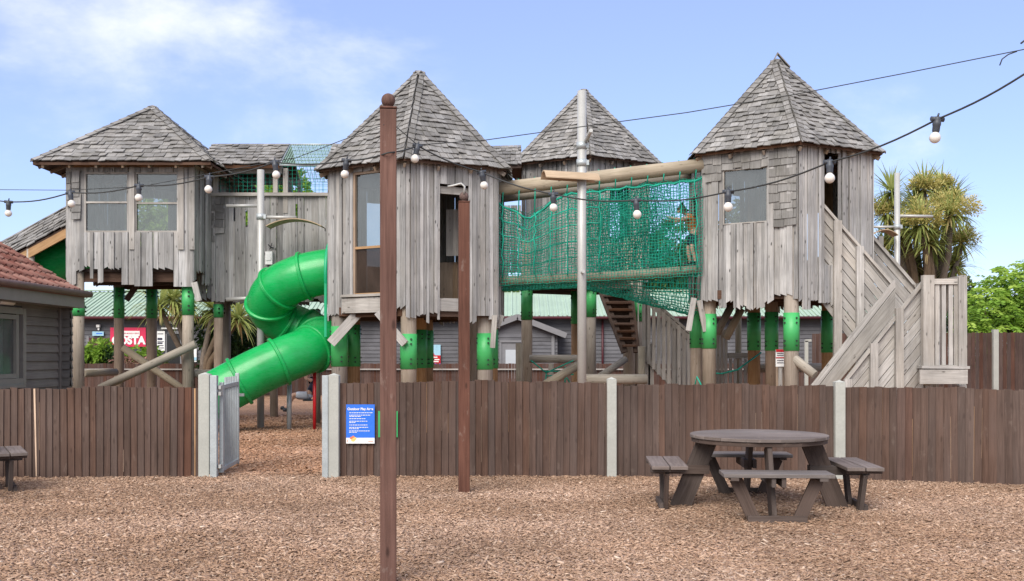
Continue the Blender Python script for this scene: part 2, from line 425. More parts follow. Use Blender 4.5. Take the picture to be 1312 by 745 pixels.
# ------------------------------------------------------------------ wall / roof helpers
def wall(mb, A, B, zb, zt, ops=(), jag=.0, pw=(.07, .15), t=.022, proud=.036, steps=None, off=0):
    A = V((A[0], A[1], 0)); B = V((B[0], B[1], 0)); L = (B-A).length; d = (B-A)/L; nrm = V((d.y, -d.x, 0))
    br = sorted({0, L} | {min(max(x, 0), L) for o in ops for x in o[:2]})
    step = 0; cnt = 0
    for b0, b1 in zip(br[:-1], br[1:]):
        w = b1-b0
        if w < .01: continue
        k = max(1, round(w/ru(*pw))); cuts = [b0] + sorted(b0+w*(i+ru(-.22, .22))/k for i in range(1, k)) + [b1]
        for c0, c1 in zip(cuts[:-1], cuts[1:]):
            m = (c0+c1)/2
            if cnt <= 0: step = ru(-jag, jag)*1.05; cnt = random.choice((1, 2, 2, 3, 3)); sl = random.choice((0, .35, -.35, .6, -.6))
            cnt -= 1
            zz = zb(m) if callable(zb) else zb
            segs = [(zz+step, zt)]
            for o in ops:
                if o[0]-.002 < m < o[1]+.002:
                    ns = []
                    for s0, s1 in segs:
                        if o[2] > s0: ns.append((s0, min(o[2], s1)))
                        if o[3] < s1: ns.append((max(o[3], s0), s1))
                    segs = ns
            lv = random.choice((0, .4, 1)); c = A + d*m + nrm*(lv*proud + off + ru(0, .004))
            for i, (s0, s1) in enumerate(segs):
                if s1-s0 < .02: continue
                jj = sl*(c1-c0)/2 if (i == 0 and jag and s0 == zz+step) else 0
                mb.plank(c+Z*s0, c+Z*s1, d, c1-c0+(.008 if lv == 0 and c0 > .01 and c1 < L-.01 else -.009), t, None, jj, 0)
def ub(px, A, B):
    k = (px-HX)/FP; dx, dy = B[0]-A[0], B[1]-A[1]; L = math.hypot(dx, dy); dx /= L; dy /= L
    return (k*A[1]-A[0])/(dx-k*dy)
def pt(A, B, u):
    L = math.hypot(B[0]-A[0], B[1]-A[1]); return V((A[0]+(B[0]-A[0])*u/L, A[1]+(B[1]-A[1])*u/L, 0))
def facenormal(A, B):
    d = V((B[0]-A[0], B[1]-A[1], 0)).normalized(); return d, V((d.y, -d.x, 0))
def shingles(mb, E0, E1, T0, T1, rows, wid=(.09, .22), lift=.036, th=.018, jit=.34, t_max=1.0):
    E0, E1, T0, T1 = V(E0), V(E1), V(T0), V(T1)
    e = E1-E0; L = e.length; e /= L
    xa = (T0-E0).dot(e); xb = L-(T1-E0).dot(e)
    up = T0-E0-e*xa
    n = e.cross(up).normalized()
    H = up.length
    def P(x, t, h): return E0+e*x+up*t+n*h
    for i in range(rows):
        t0 = i/rows; t1 = min(t_max, (i+1.55)/rows)
        x = -ru(0, .2)
        while x < L:
            w = ru(*wid); x2 = x+w
            tb = max(-.02, t0-ru(0, jit)/rows) if i else -ru(0, jit*.6)/rows
            l0, r0 = tb*xa, L-tb*xb; l1, r1 = t1*xa, L-t1*xb
            a, b = max(x, l0), min(x2-.006, r0); c, d = min(max(x, l1), r1), max(min(x2-.006, r1), l1)
            if b-a > .012:
                if c > d: c = d = (c+d)/2
                lf = lift*ru(.75, 1.5); sk = ru(-.3, .3)*lf
                p = [P(a, tb, lf+sk), P(a, tb, lf+sk+th), P(b, tb, lf-sk), P(b, tb, lf-sk+th), P(c, t1, .002), P(c, t1, .002+th), P(d, t1, .002), P(d, t1, .002+th)]
                mb.box8(p, (t1-tb)*H, b-a, th)
            x = x2
def hipcaps(mb, Vx, Ap, dl, dr, rows, w=.115, lift=.060):
    Vx, Ap = V(Vx), V(Ap); d = Ap-Vx
    for i in range(rows):
        a = Vx+d*(i/rows-.01); b = Vx+d*min(1.0, (i+1.3)/rows)
        for sd in (dl, dr):
            sd = V(sd).normalized(); nn = sd.cross(d).normalized()
            if nn.z < 0: nn = -nn
            mb.plank(a+sd*w*.5+nn*(lift+.012), b+sd*w*.5+nn*(lift-.012), sd, w*ru(.85, 1.15), .013)

def collar_and_post(root, p, rad, ztop, c0, c1, mat, lean=0):
    m = MB(); m.tube([(p[0], p[1], -.05), (p[0], p[1], ztop*.5), (p[0], p[1], ztop)], rad, 16)
    o = m.build('post', mat, root)
    if c0 is not None:
        c = MB(); c.tube([(p[0], p[1], c0), (p[0], p[1], c1)], rad+.012, 20, cap=True)
        for zc in (c0+.1, c0+.19, c1-.19, c1-.1):
            for a in range(-68, 292, 90):
                x, y = p[0]+(rad+.02)*math.cos(R(a)), p[1]+(rad+.02)*math.sin(R(a))
                c.box((x, y, zc), (.03, .03, .03), mi=1)
        c.build('collar', [M['collar'], M['bolt']], o)
    return o

def hexv(Xc, Yc, r, th): return [(Xc+r*math.sin(R(th+60*k)), Yc-r*math.cos(R(th+60*k))) for k in range(-1, 5)]
# order: left, front, right, right-back, back, left-back
def hexroof(root, Xc, Yc, r, th, ze, za, rows=19, rw=None, tip=True):
    vs = hexv(Xc, Yc, r, th); ap = V((Xc, Yc, za))
    P = [V((x, y, ze)) for x, y in vs]
    m = MB(); dk = MB()
    for k in range(6):
        a, b = P[k], P[(k+1) % 6]
        shingles(m, a, b, ap, ap, rows)
        dk.prism([a*.985+ap*.015-Z*.01, b*.985+ap*.015-Z*.01, ap-Z*.03], (0, 0, -.05))
        e1 = (P[k]-P[(k-1) % 6]); e2 = (P[(k+1) % 6]-P[k])
        hipcaps(m, P[k], ap+Z*.02, -e1, e2, rows)
    o = m.build('roof', M['shingle'], root)
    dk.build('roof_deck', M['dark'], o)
    for k in range(6):
        a, b = P[k], P[(k+1) % 6]
        for u in (.0, .33, .66):
            rf = MB(); q = a.lerp(b, u); c = V((Xc, Yc, ze+.02)); i2 = q.lerp(c, .32)
            rf.plank(q-Z*.10+(c-q)*.03, i2+Z*.26, (b-a), .045, .08); rf.build('rafter', M['inner'], o)
    return o

def window(root, A, B, u0, u1, z0, z1, bars=(), mull=(), pane='perspex', fr=.045, inset=.02, lower=None, frame=M['greyside']):
    d, n = facenormal(A, B)
    f = MB()
    a = pt(A, B, u0)-n*inset; b = pt(A, B, u1)-n*inset
    f.plank(a+Z*z0+d*fr/2, a+Z*z1+d*fr/2, d, fr, .06); f.plank(b+Z*z0-d*fr/2, b+Z*z1-d*fr/2, d, fr, .06)
    f.plank(a+Z*(z1-fr/2)+d*fr, b+Z*(z1-fr/2)-d*fr, Z, fr, .055); f.plank(a+Z*(z0+fr/2)+d*fr, b+Z*(z0+fr/2)-d*fr, Z, fr, .055)
    for z in bars: f.plank(a+Z*z+d*fr, b+Z*z-d*fr, Z, fr, .05)
    for u in mull:
        c = pt(A, B, u)-n*inset; f.plank(c+Z*(z0+fr), c+Z*(z1-fr), d, fr, .052)
    w = f.build('window_frame', frame, root)
    zs = [z0] + list(bars) + [z1]
    for i, (za, zb_) in enumerate(zip(zs[:-1], zs[1:])):
        g = MB(); q = n*-.012
        g.prism([a+Z*za+q, b+Z*za+q, b+Z*zb_+q, a+Z*zb_+q], n*-.006)
        g.build('pane', M[lower] if (lower and i == 0) else M[pane], w)
    return w

# ------------------------------------------------------------------ middle tower
def floor_hex(root, Xc, Yc, r, th, zf):
    m = MB(); vs = hexv(Xc, Yc, r, th)
    m.prism([(x, y, zf-.06) for x, y in vs], (0, 0, .06))
    for k in range(6):
        a, b = vs[k], vs[(k+1) % 6]
        m.plank((a[0], a[1], zf-.16), (b[0], b[1], zf-.16), Z, .2, .06)
    for t in (-.6, 0, .6):
        m.plank((Xc-r*.8, Yc+t*r, zf-.15), (Xc+r*.8, Yc+t*r, zf-.15), Z, .17, .07)
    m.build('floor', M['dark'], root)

t2 = thing('play_tower', 'six-sided weathered wooden play tower with green tube slide leaving its left side', 'play tower', (-1.933, 21.12, 0))
T2 = hexv(-1.933, 21.12, 1.94, -2.2)
zb2, zt2 = 2.34, 5.22
m = MB()
A, B = T2[0], T2[1]
u0, u1 = ub(453, A, B), ub(503, A, B); L = math.hypot(B[0]-A[0], B[1]-A[1])
wz0, wz1 = sz(379, 19.8), sz(221, 19.8)
wall(m, A, B, lambda u: 2.40 if u > .1 else 2.40, zt2, [(u0, u1, 2.72, wz1), (ub(440, A, B), ub(487, A, B), 1.9, 2.72), (ub(487, A, B), u1, 1.9, 2.72)], .06)
A2, B2 = T2[1], T2[2]
v0, v1 = ub(563, A2, B2), ub(599, A2, B2)
dz0, dz1 = sz(381, 19.7), sz(238, 19.7)
wall(m, A2, B2, 2.26, zt2, [(v0, v1, 1.9, dz1)], .10)
for k in (2, 3, 4, 5): wall(m, T2[k], T2[(k+1) % 6], 2.34, zt2, [(.4, 1.5, 3.5, 4.9)] if k in (2, 4) else [(.4, 1.4, 2.7, 3.9)] if k == 5 else [], .12)  # large openings in the rear walls added to let more light inside
m.build('wall', M['grey'], t2)
window(t2, A, B, u0, u1, wz0, wz1, bars=(sz(318, 19.8),), lower='mesh', frame=M['newpost'])
d, n = facenormal(A, B); bm_ = MB()
a = pt(A, B, ub(440, A, B)); b = pt(A, B, ub(508, A, B))
bm_.plank(a+Z*sz(392, 19.9)+n*.02, b+Z*sz(392, 19.9)+n*.02, Z, .29, .06)
bm_.build('beam', M['greyside'], t2); bm_ = MB(); bm_.plank(a+Z*sz(379.5, 19.9)+n*.04, b+Z*sz(379.5, 19.9)+n*.04, Z, .05, .1); bm_.build('sill', M['greyside'], t2); bm_ = MB()
d2, n2 = facenormal(A2, B2)
a = pt(A2, B2, v0-.02); b = pt(A2, B2, v1+.02)
bm_.plank(a+Z*sz(391, 19.7)-n2*.03, b+Z*sz(391, 19.7)-n2*.03, Z, .25, .06)
bm_.build('beam', M['greyside'], t2); bm_ = MB(); bm_.plank(a+Z*sz(245, 19.7)-n2*.05, b+Z*sz(245, 19.7)-n2*.05, Z, .14, .05)
bm_.build('beam', M['greyside'], t2)
# inner boards and a pale window board seen through the doorway
im = MB()
ia, ib = (-1.75, 20.9), (-.45, 20.75)
wall(im, ia, ib, 2.62, 3.45, (), 0, off=0); im.build('inner_panel', M['inner'], t2)
im = MB(); wall(im, (-1.34, 20.62), (-.72, 20.55), 3.56, 4.5, (), 0); im.build('pale_inner_panel', M['greyside'], t2)
floor_hex(t2, -1.933, 21.12, 1.84, -2.2, 2.55)
hexroof(t2, -1.933, 21.12, 2.18, -2.2, 5.20, 7.40)
PV2 = hexv(-1.933, 21.12, 1.74, -2.2)
collar_and_post(t2, (sx(435, 20.3), 20.3), .16, 5.0, 1.32, 2.12, M['post'])
collar_and_post(t2, (sx(523.5, 19.4), 19.4), .15, 5.0, 1.28, 1.95, M['post'])
collar_and_post(t2, (sx(621.5, 20.25), 20.25), .155, 5.0, 1.26, 1.98, M['post'])
collar_and_post(t2, (sx(453, 21.9), 21.9), .14, 5.0, 1.30, 2.2, M['newpost'])
collar_and_post(t2, (sx(538, 22.3), 22.3), .15, 5.0, 1.26, 2.1, M['newpost'])
collar_and_post(t2, (sx(547, 22.9), 22.9), .14, 5.0, 1.26, 2.1, M['newpost'])
collar_and_post(t2, (sx(630, 22.0), 22.0), .13, 5.0, 1.26, 2.1, M['newpost'])
for (a, b, w) in (((462, 398), (424, 440), .19), ((484, 400), (519, 441), .15)):
    bm_ = MB(); bm_.plank(at(*a, 19.95 if a[0] < 470 else 19.3), at(*b, 19.95 if a[0] < 470 else 19.15), (1, 0, 1), w, .06)
    bm_.build('brace', M['greyside'], t2)
for (a, b, y) in (((634, 404), (631, 446), 20.0), ((643, 404), (637, 420), 20.3)):
    bm_ = MB(); bm_.plank(at(*a, y), at(*b, y), (1, 0, 0), .10, .05); bm_.build('brace', M['greyside'], t2)

# ------------------------------------------------------------------ right tower
t4 = thing('play_tower', 'six-sided shingle-patched wooden play tower with square grey window above the timber staircase', 'play tower', (5.55, 21.3, 0))
T4 = hexv(5.55, 21.3, 1.93, -2.5); zt4 = 5.56
m = MB(); sh = MB()
A, B = T4[0], T4[1]
u0, u1 = ub(927, A, B), ub(984, A, B)
z0, z1 = sz(287, 20), sz(217, 20)
wall(m, A, B, 2.58, zt4, [(u0, u1, z0, z1)], .13)
A2, B2 = T4[1], T4[2]
v0, v1 = ub(1054, A2, B2), ub(1074, A2, B2)
wall(m, A2, B2, 2.52, zt4, [(v0, v1, 3.3, zt4-.08)], .10)
for k in (2, 3, 4, 5): wall(m, T4[k], T4[(k+1) % 6], 2.6, zt4, [(.5, 1.3, 2.7, 4.9)] if k in (5,) else [(.55, 1.35, 3.6, 4.7)] if k == 3 else [(.5, 1.15, 4.3, 5.15)] if k == 4 else [], .12)
m.build('wall', M['grey'], t4)
def wallshingles(mb, A, B, cols, zt, ztop_rows=None, row=.165, wd=(.13, .26)):
    d, n = facenormal(A, B)
    for (u0, u1, zlow, ztop) in cols:
        z = ztop
        while z > zlow:
            u = u0
            while u < u1-.04:
                w = min(ru(*wd), u1-u)
                zz = z-row*ru(.95, 1.35)
                a = pt(A, B, u+w/2)+n*.048
                mb.plank(a+Z*zz+n*.012, a+Z*(z+.03)-n*.014, d, w-.008, .014, None, ru(-.008, .008))
                u += w
            z -= row*ru(.9, 1.1)
L4 = math.hypot(B[0]-A[0], B[1]-A[1])
wallshingles(sh, A, B, [(ub(905, A, B), u0-.02, sz(225, 20), zt4-.02), (u0-.02, u1+.02, z1+.02, zt4-.02), (u1+.03, L4-.02, sz(262, 20), zt4-.02), (u1+.12, L4-.02, sz(290, 20), sz(262, 20)), (ub(900, A, B), ub(908, A, B), sz(215, 20), zt4-.02)], zt4)
sh.build('wall_shingles', M['shingle'], t4)
window(t4, A, B, u0, u1, z0, z1, fr=.02, inset=.0)
floor_hex(t4, 5.55, 21.3, 1.83, -2.5, 2.9)
hexroof(t4, 5.55, 21.3, 2.15, -2.5, 5.55, 7.69)
rd = MB(); ap4 = V((5.55, 21.3, 7.72))
rd.plank(ap4+V((-.16, -.08, -.17)), ap4+V((.0, -.05, .13)), (0, 1, 0), .09, .02); rd.plank(ap4+V((.0, -.05, .15)), ap4+V((.26, -.08, -.16)), (0, 1, 0), .10, .02)
rd.build('ridge_cap', M['shingle'], t4)
for (px, y, r, zc0, zc1, mt) in ((908.5, 20.6, .14, 1.68, 2.38, 'post'), (1014, 19.55, .14, 1.63, 2.36, 'post'), (892, 22.1, .13, 1.7, 2.5, 'post'), (966, 22.9, .14, 1.65, 2.5, 'newpost'), (988.5, 21.4, .13, 1.64, 2.45, 'newpost'), (1060, 21.9, .12, 1.6, 2.5, 'newpost'), (1095, 20.6, .14, 1.6, 2.3, 'post')):
    collar_and_post(t4, (sx(px, y), y), r, 5.3, zc0, zc1, M[mt])
for (a, b, y) in (((889, 382), (882, 424), 20.6), ((896, 385), (904, 425), 20.5)):
    bm_ = MB(); bm_.plank(at(*a, y), at(*b, y), (1, 0, 0), .11, .05); bm_.build('brace', M['greyside'], t4)

# ------------------------------------------------------------------ back tower
t3 = thing('play_tower', 'wooden play tower furthest back, its pointed roof rising behind the net bridge', 'play tower', (1.91, 27, 0))
T3 = hexv(1.91, 27, 1.85, 0)
m = MB()
for k in range(6): wall(m, T3[k], T3[(k+1) % 6], 3.5, 6.45, [(.6, 1.2, 4.4, 5.8)] if k in (1, 3) else [], .12)
m.build('wall', M['grey'], t3)
floor_hex(t3, 1.91, 27, 1.75, 0, 3.5)
hexroof(t3, 1.91, 27, 2.15, 0, 6.42, 8.56)
for (px, y, r, zc0, zc1, mt) in ((675, 26.1, .14, 2.45, 3.3, 'post'), (757, 25.5, .13, 2.5, 3.3, 'post'), (806, 25.6, .15, 2.4, 3.05, 'post'), (817, 25.8, .13, 2.4, 3.0, 'post'), (738, 27.9, .13, 2.4, 3.3, 'newpost')):
    collar_and_post(t3, (sx(px, y), y), r, 4.5, zc0, zc1, M[mt])
bm_ = MB(); bm_.plank(at(650, 366, 25.6), at(705, 366, 25.6), Z, .16, .08); bm_.plank(at(700, 364, 26), at(760, 364, 26), Z, .12, .08); bm_.build('beam', M['dark'], t3)
bm_ = MB(); bm_.plank(at(748, 388, 25.2), at(774, 362, 25.2), (1, 0, 1), .14, .06); bm_.build('brace', M['greyside'], t3)
bm_ = MB(); bm_.plank(at(808, 372, 25.2), at(822, 388, 25.2), (1, 0, -1), .14, .06); bm_.build('brace', M['greyside'], t3)

# covered passage between middle tower and back tower
cw = thing('covered_passage', 'shingled passage roof just showing between the middle tower and the back tower', 'covered passage', (sx(640, 24.5), 24.5, 0))
m = MB(); E0, E1 = at(600, 214, 23.9), at(668, 212, 23.9); T0, T1 = at(600, 189, 25), at(668, 189, 25)
shingles(m, E0, E1, T0, T1, 6); o = m.build('roof', M['shingle'], cw)
dk = MB(); dk.prism([E0, E1, T1, T0], (0, .02, -.06)); E2, E3 = T0+V((0, 1.1, -.5)), T1+V((0, 1.1, -.5)); dk.prism([T0, T1, E3, E2], (0, 0, -.06)); dk.build('roof_deck', M['dark'], o)
m = MB(); wall(m, (E0.x, 24.1), (E1.x, 24.1), 3.4, 5.1, (), .1); m.build('wall', M['grey'], cw)
for x in (E0.x+.1, sx(622, 24.5)):
    for y in (24.2, 25.8):
        m = MB(); m.tube([(x, y, 0), (x, y, E0.z)], .11, 12); m.build('post', M['post'], cw)

# ------------------------------------------------------------------ left tower
t1 = thing('play_tower', 'square wooden play tower with two large windows and a low pyramid roof', 'play tower', (-7.85, 22.4, 0))
x0, x1, y0, y1 = -9.2, -6.58, 20.95, 23.8
zt1 = 5.42
m = MB(); A, B = (x0, y0), (x1, y0)
w1 = (ub(108, A, B), ub(165, A, B)); w2 = (ub(173, A, B), ub(229, A, B)); zw0, zw1 = sz(298, y0), sz(221, y0)
wall(m, A, B, 3.16, zt1, [(w1[0], w1[1], zw0, zw1), (w2[0], w2[1], zw0, zw1)], .21, proud=.034)
wall(m, (x1, y0), (x1, y1), 3.16, zt1, [(1.6, 2.6, 3.3, 5.2)], .12)
wall(m, (x1, y1), (x0, y1), 3.2, zt1, [(.3, 1.2, zw0, zw1-.1), (1.5, 2.4, zw0, zw1-.1)], .12)
wall(m, (x0, y1), (x0, y0), 3.2, zt1, [(.9, 1.9, 3.3, 4.3)], .12)
m.build('wall', M['grey'], t1)
fr = MB(); d, n = facenormal(A, B)
for px in (169, 232, 246): fr.plank(at(px, 320, y0-.04), at(px, 214, y0-.04), (1, 0, 0), .11, .03)
fr.build('corner_board', M['greyside'], t1)
sh = MB(); wallshingles(sh, A, B, [(ub(85, A, B)+.02, ub(92, A, B), sz(262, y0), zt1-.12), (ub(93, A, B), ub(105, A, B), sz(272, y0), zt1-.1)], zt1); sh.build('wall_shingles', M['shingle'], t1)
window(t1, A, B, w1[0], w1[1], zw0, zw1, bars=(sz(259.5, y0),), fr=.035)
window(t1, A, B, w2[0], w2[1], zw0, zw1, bars=(sz(260.5, y0),), fr=.035)
m = MB(); m.prism([(x0+.05, y0+.1, 3.28), (x1-.05, y0+.1, 3.28), (x1-.05, y1-.1, 3.28), (x0+.05, y1-.1, 3.28)], (0, 0, .06))
for yy in (21.15, 22.2, 23.5): m.plank((x0+.05, yy, 3.17), (x1-.05, yy, 3.17), Z, .2, .08)
m.build('floor', M['dark'], t1)
RX0, RX1, RY0, RY1, ze1, za1 = -9.73, -6.12, 20.6, 24.2, 5.47, 6.98
ap = V((-7.93, 22.4, za1)); C = [V((RX0, RY0, ze1)), V((RX1, RY0, ze1)), V((RX1, RY1, ze1)), V((RX0, RY1, ze1))]
m = MB(); dk = MB(); rf = MB()
for k in range(4):
    a, b = C[k], C[(k+1) % 4]
    shingles(m, a, b, ap, ap, 14, (.1, .27))
    dk.prism([a-Z*.01, b-Z*.01, ap-Z*.03], (0, 0, -.05))
    hipcaps(m, a, ap+Z*.02, -(a-C[(k-1) % 4]), b-a, 14)
    for u in (.05, .2, .35, .5, .65, .8, .95):
        q = a.lerp(b, u); c = V((ap.x, ap.y, ze1)); dirn = V((-(b-a).y, (b-a).x, 0)).normalized()
        rf = MB(); rf.plank(q-Z*.08+dirn*.03, q+dirn*.5+Z*.12, b-a, .045, .07); rf.build('rafter', M['inner'], t1)
o = m.build('roof', M['shingle'], t1); dk.build('roof_deck', M['dark'], o)
fa = MB(); fa.plank((x0, y0+.02, zt1+.02), (x1, y0+.02, zt1+.02), Z, .14, .05); fa.plank((x1-.02, y0+.1, zt1+.02), (x1-.02, y1, zt1+.02), Z, .14, .05); fa.build('beam', M['newpost'], t1)
for (px, y, r, zc0, zc1, mt) in ((100.5, 21.1, .115, 2.36, 2.64, 'post'), (241, 21.15, .115, 2.38, 2.96, 'post'), (152.5, 23.4, .11, 2.4, 3.1, 'newpost'), (194.5, 23.6, .115, 2.4, 3.1, 'newpost')):
    collar_and_post(t1, (sx(px, y), y), r, 3.5, zc0, zc1, M[mt])
for (a, b, ya, yb, r, mt) in (((128, 498), (251, 441), 20.75, 20.9, .085, 'log'), ((158, 446), (236, 500), 22.9, 22.6, .08, 'log'), ((106, 479), (148, 477), 21.6, 23.0, .08, 'log'), ((246, 479), (288, 478), 21.3, 22.2, .08, 'log')):
    m = MB(); m.tube([at(*a, ya), at(*b, yb)], r, 14); m.build('brace_log', M[mt], t1)
for (a, b, y) in (((249, 362), (255, 386), 20.95), ((162, 385), (178, 362), 22.6)):
    m = MB(); m.plank(at(*a, y), at(*b, y), (1, 0, 0), .12, .05); m.build('brace', M['dark'] if y > 22 else M['greyside'], t1)

# ------------------------------------------------------------------ covered tube slide left of the left tower
cs = thing('covered_slide', 'dark green tube slide beneath a sloping shingled cover beside the left tower', 'slide', (-11, 22.2, 0))
def cvr(X, off): return 4.82+(X+9.84)*.545-off*.78
m = MB(); dk = MB()
E0 = V((-13.2, 21.35, cvr(-13.2, 1.05))); E1 = V((-9.25, 21.35, cvr(-9.25, 1.05))); T0 = V((-13.2, 22.4, cvr(-13.2, 0))); T1 = V((-9.25, 22.4, cvr(-9.25, 0)))
shingles(m, E0, E1, T0, T1, 7, (.13, .3)); E3 = T0*2-E0; E2 = T1*2-E1
E2.z = E1.z; E3.z = E0.z
shingles(m, E2, E3, T1, T0, 7, (.13, .3))
o = m.build('roof', M['shingle'], cs)
dk.prism([E0, E1, T1, T0], (0, .02, -.06)); dk.prism([T0, T1, E2, E3], (0, 0, -.06)); dk.build('roof_deck', M['dark'], o)
bm_ = MB(); bm_.plank(E0+V((0, .03, -.13)), E1+V((0, .03, -.13)), Z, .17, .05); bm_.build('fascia', M['newpost'], cs)
m = MB(); m.tube([(-9.1, 22.4, 3.85), (-9.7, 22.4, 3.78), (-10.5, 22.4, 3.42), (-12.5, 22.4, 2.35), (-13.6, 22.4, 1.9)], .5, 28, cap=False); m.build('tube', M['slide'], cs)
for x in (-10.2, -12.9):
    for y in (21.45, 23.3):
        m = MB(); m.tube([(x, y, 0), (x, y, cvr(x, .95)-.1)], .1, 12); m.build('post', M['post'], cs)

# ------------------------------------------------------------------ walkway
ww = thing('enclosed_walkway', 'grey boarded walkway between left and middle towers, half roofed in shingles, half in green mesh', 'walkway', (-5.2, 22.6, 0))
yw = 22.1
A, B = (sx(262, yw)-.15, yw), (-3.62, yw)
zr = sz(250, yw)
slots = [(ub(p, A, B), ub(p, A, B)+.05, sz(b, yw), sz(a, yw)) for p, a, b in ((299, 266, 284), (315, 270, 291), (379, 262, 283))]
m = MB(); wall(m, A, B, sz(386, yw), zr, slots, .05); m.build('wall', M['grey'], ww); m = MB(); wall(m, (B[0], yw+1.5), (A[0], yw+1.5), 2.75, 4.5, (), .05); m.build('wall', M['grey'], ww)
sh = MB(); wallshingles(sh, A, B, [(ub(263, A, B), ub(276, A, B), sz(305, yw), zr-.02), (ub(276, A, B), ub(289, A, B), sz(296, yw), zr-.02)], zr); sh.build('wall_shingles', M['shingle'], ww)
m = MB(); m.plank((A[0], yw-.05, zr), (B[0], yw-.05, zr), (0, 1, 0), .12, .07); m.build('rail', M['greyside'], ww); m = MB(); m.plank((A[0], yw+1.5, 4.52), (B[0], yw+1.5, 4.52), (0, 1, 0), .12, .07); m.build('rail', M['greyside'], ww)
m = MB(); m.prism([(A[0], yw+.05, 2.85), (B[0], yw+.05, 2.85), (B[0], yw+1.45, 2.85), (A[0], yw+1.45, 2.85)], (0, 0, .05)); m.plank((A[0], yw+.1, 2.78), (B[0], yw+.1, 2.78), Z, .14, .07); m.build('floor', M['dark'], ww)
yr = yw-.25; xr0, xrm, xr1 = sx(255, yr), sx(358, yr), sx(428, yr)
zE = sz(212, yr); zT = sz(186, yw+.85)
E0, E1 = V((xr0, yr, zE)), V((xrm, yr, zE)); T0, T1 = V((xr0, yw+.8, zT)), V((xrm, yw+.8, zT)); E2, E3 = V((xrm, yw+1.85, zE)), V((xr0, yw+1.85, zE))
m = MB(); shingles(m, E0, E1, T0, T1, 7, (.1, .25)); shingles(m, E2, E3, T1, T0, 7, (.1, .25)); o = m.build('roof', M['shingle'], ww)
dk = MB(); dk.prism([E0, E1, T1, T0], (0, .02, -.06)); dk.prism([T0, T1, E2, E3], (0, 0, -.06)); dk.build('roof_deck', M['dark'], o)
m = MB(); shingles(m, V((xr1-.2, yr+.1, zE+.05)), V((xr1+.5, yr+.1, zE+.05)), V((xr1-.2, yw+.8, zT)), V((xr1+.5, yw+.8, zT)), 6, (.1, .25)); m.build('roof', M['shingle'], ww)
bm_ = MB(); bm_.plank((xr0, yw+.02, zE-.05), (xrm, yw+.02, zE-.05), Z, .16, .06); bm_.plank((xr0, yw+1.5, zE-.05), (xrm, yw+1.5, zE-.05), Z, .16, .06); bm_.build('beam', M['greyside'], ww)
for px in (276, 353, 366):
    for yy in (yw+.02, yw+1.5):
        m = MB(); m.plank((sx(px, yw), yy, zr-.4), (sx(px, yw), yy, zE-.02), (1, 0, 0), .1, .1); m.build('upright', M['greyside'], ww)
def net(mb, fn, nu, nv, r, n=3, jit=.0):
    P = [[V(fn(i/nu, j/nv)) + V((ru(-jit, jit), ru(-jit, jit), ru(-jit, jit))) for j in range(nv+1)] for i in range(nu+1)]
    for i in range(nu+1): mb.tube(P[i], r, n, cap=False, sm=True)
    for j in range(nv+1): mb.tube([P[i][j] for i in range(nu+1)], r, n, cap=False, sm=True)
m = MB()
xa, xb = A[0]+.1, B[0]
net(m, lambda u, v: (xa+(xb-xa)*u, yw+.04, zr+.03+(zE-zr)*v), 32, 7, .0045, jit=.004)
net(m, lambda u, v: (xa+(xb-xa)*u, yw+1.46, 4.5+(zE-4.5)*v), 20, 9, .0045, jit=.004)
m.build('mesh_netting', M['net'], ww); m = MB()
net(m, lambda u, v: (xrm+(xr1-xrm)*u, yr+1.05*v, zE+(zT-zE)*v), 22, 20, .0062, jit=.004)
net(m, lambda u, v: (xrm+(xr1-xrm)*u, yw+1.85-1.05*v, zE+(zT-zE)*v), 14, 12, .006, jit=.004)
m.build('roof_netting', M['palenet'], ww)
m = MB(); m.tube([(xrm, yr, zE), (xrm, yw+.8, zT), (xrm, yw+1.85, zE)], .02, 8); m.tube([(xrm, yw+.8, zT), (xr1, yw+.8, zT)], .02, 8); m.tube([(xrm, yr, zE), (xr1, yr, zE)], .018, 8); m.build('netting_frame', M['galv'], ww)
for (px, y, zc0, zc1) in ((280, 22.25, 2.37, 2.66), (351, 25.2, None, None), (290, 23.5, None, None)):
    collar_and_post(ww, (sx(px, y), y), .1, 2.8, zc0, zc1, M['newpost'] if px == 280 else M['post'])
bx = MB(); q = at(345, 331, yw-.09); bx.box(q, (.15, .1, .28)); bx.box(q+V((0, -.055, .02)), (.1, .02, .14)); 
o = tag(bx.build('junction_box', M['white']), 'small white box fixed to the boarded walkway above the green tube slide', 'box')
m = MB(); q = at(347, 317, yw-.09); m.tube([q+V((-.06, 0, .06)), q, q+V((.07, 0, -.02))], .012, 6); m.tube([q+V((-.03, 0, -.05)), q, q+V((.03, -.02, .09))], .010, 6); m.tube([q, q+V((0, .07, 0))], .012, 6)
tag(m.build('hook', M['black']), 'small black metal hook fixed to the walkway boards above the white box', 'hook')
m = MB(); m.tube([at(290, 384, yw-.15), at(334, 382, yw-.15)], .045, 12)
tag(m.build('pipe', M['steel']), 'short grey pipe sticking out under the boarded walkway', 'pipe')

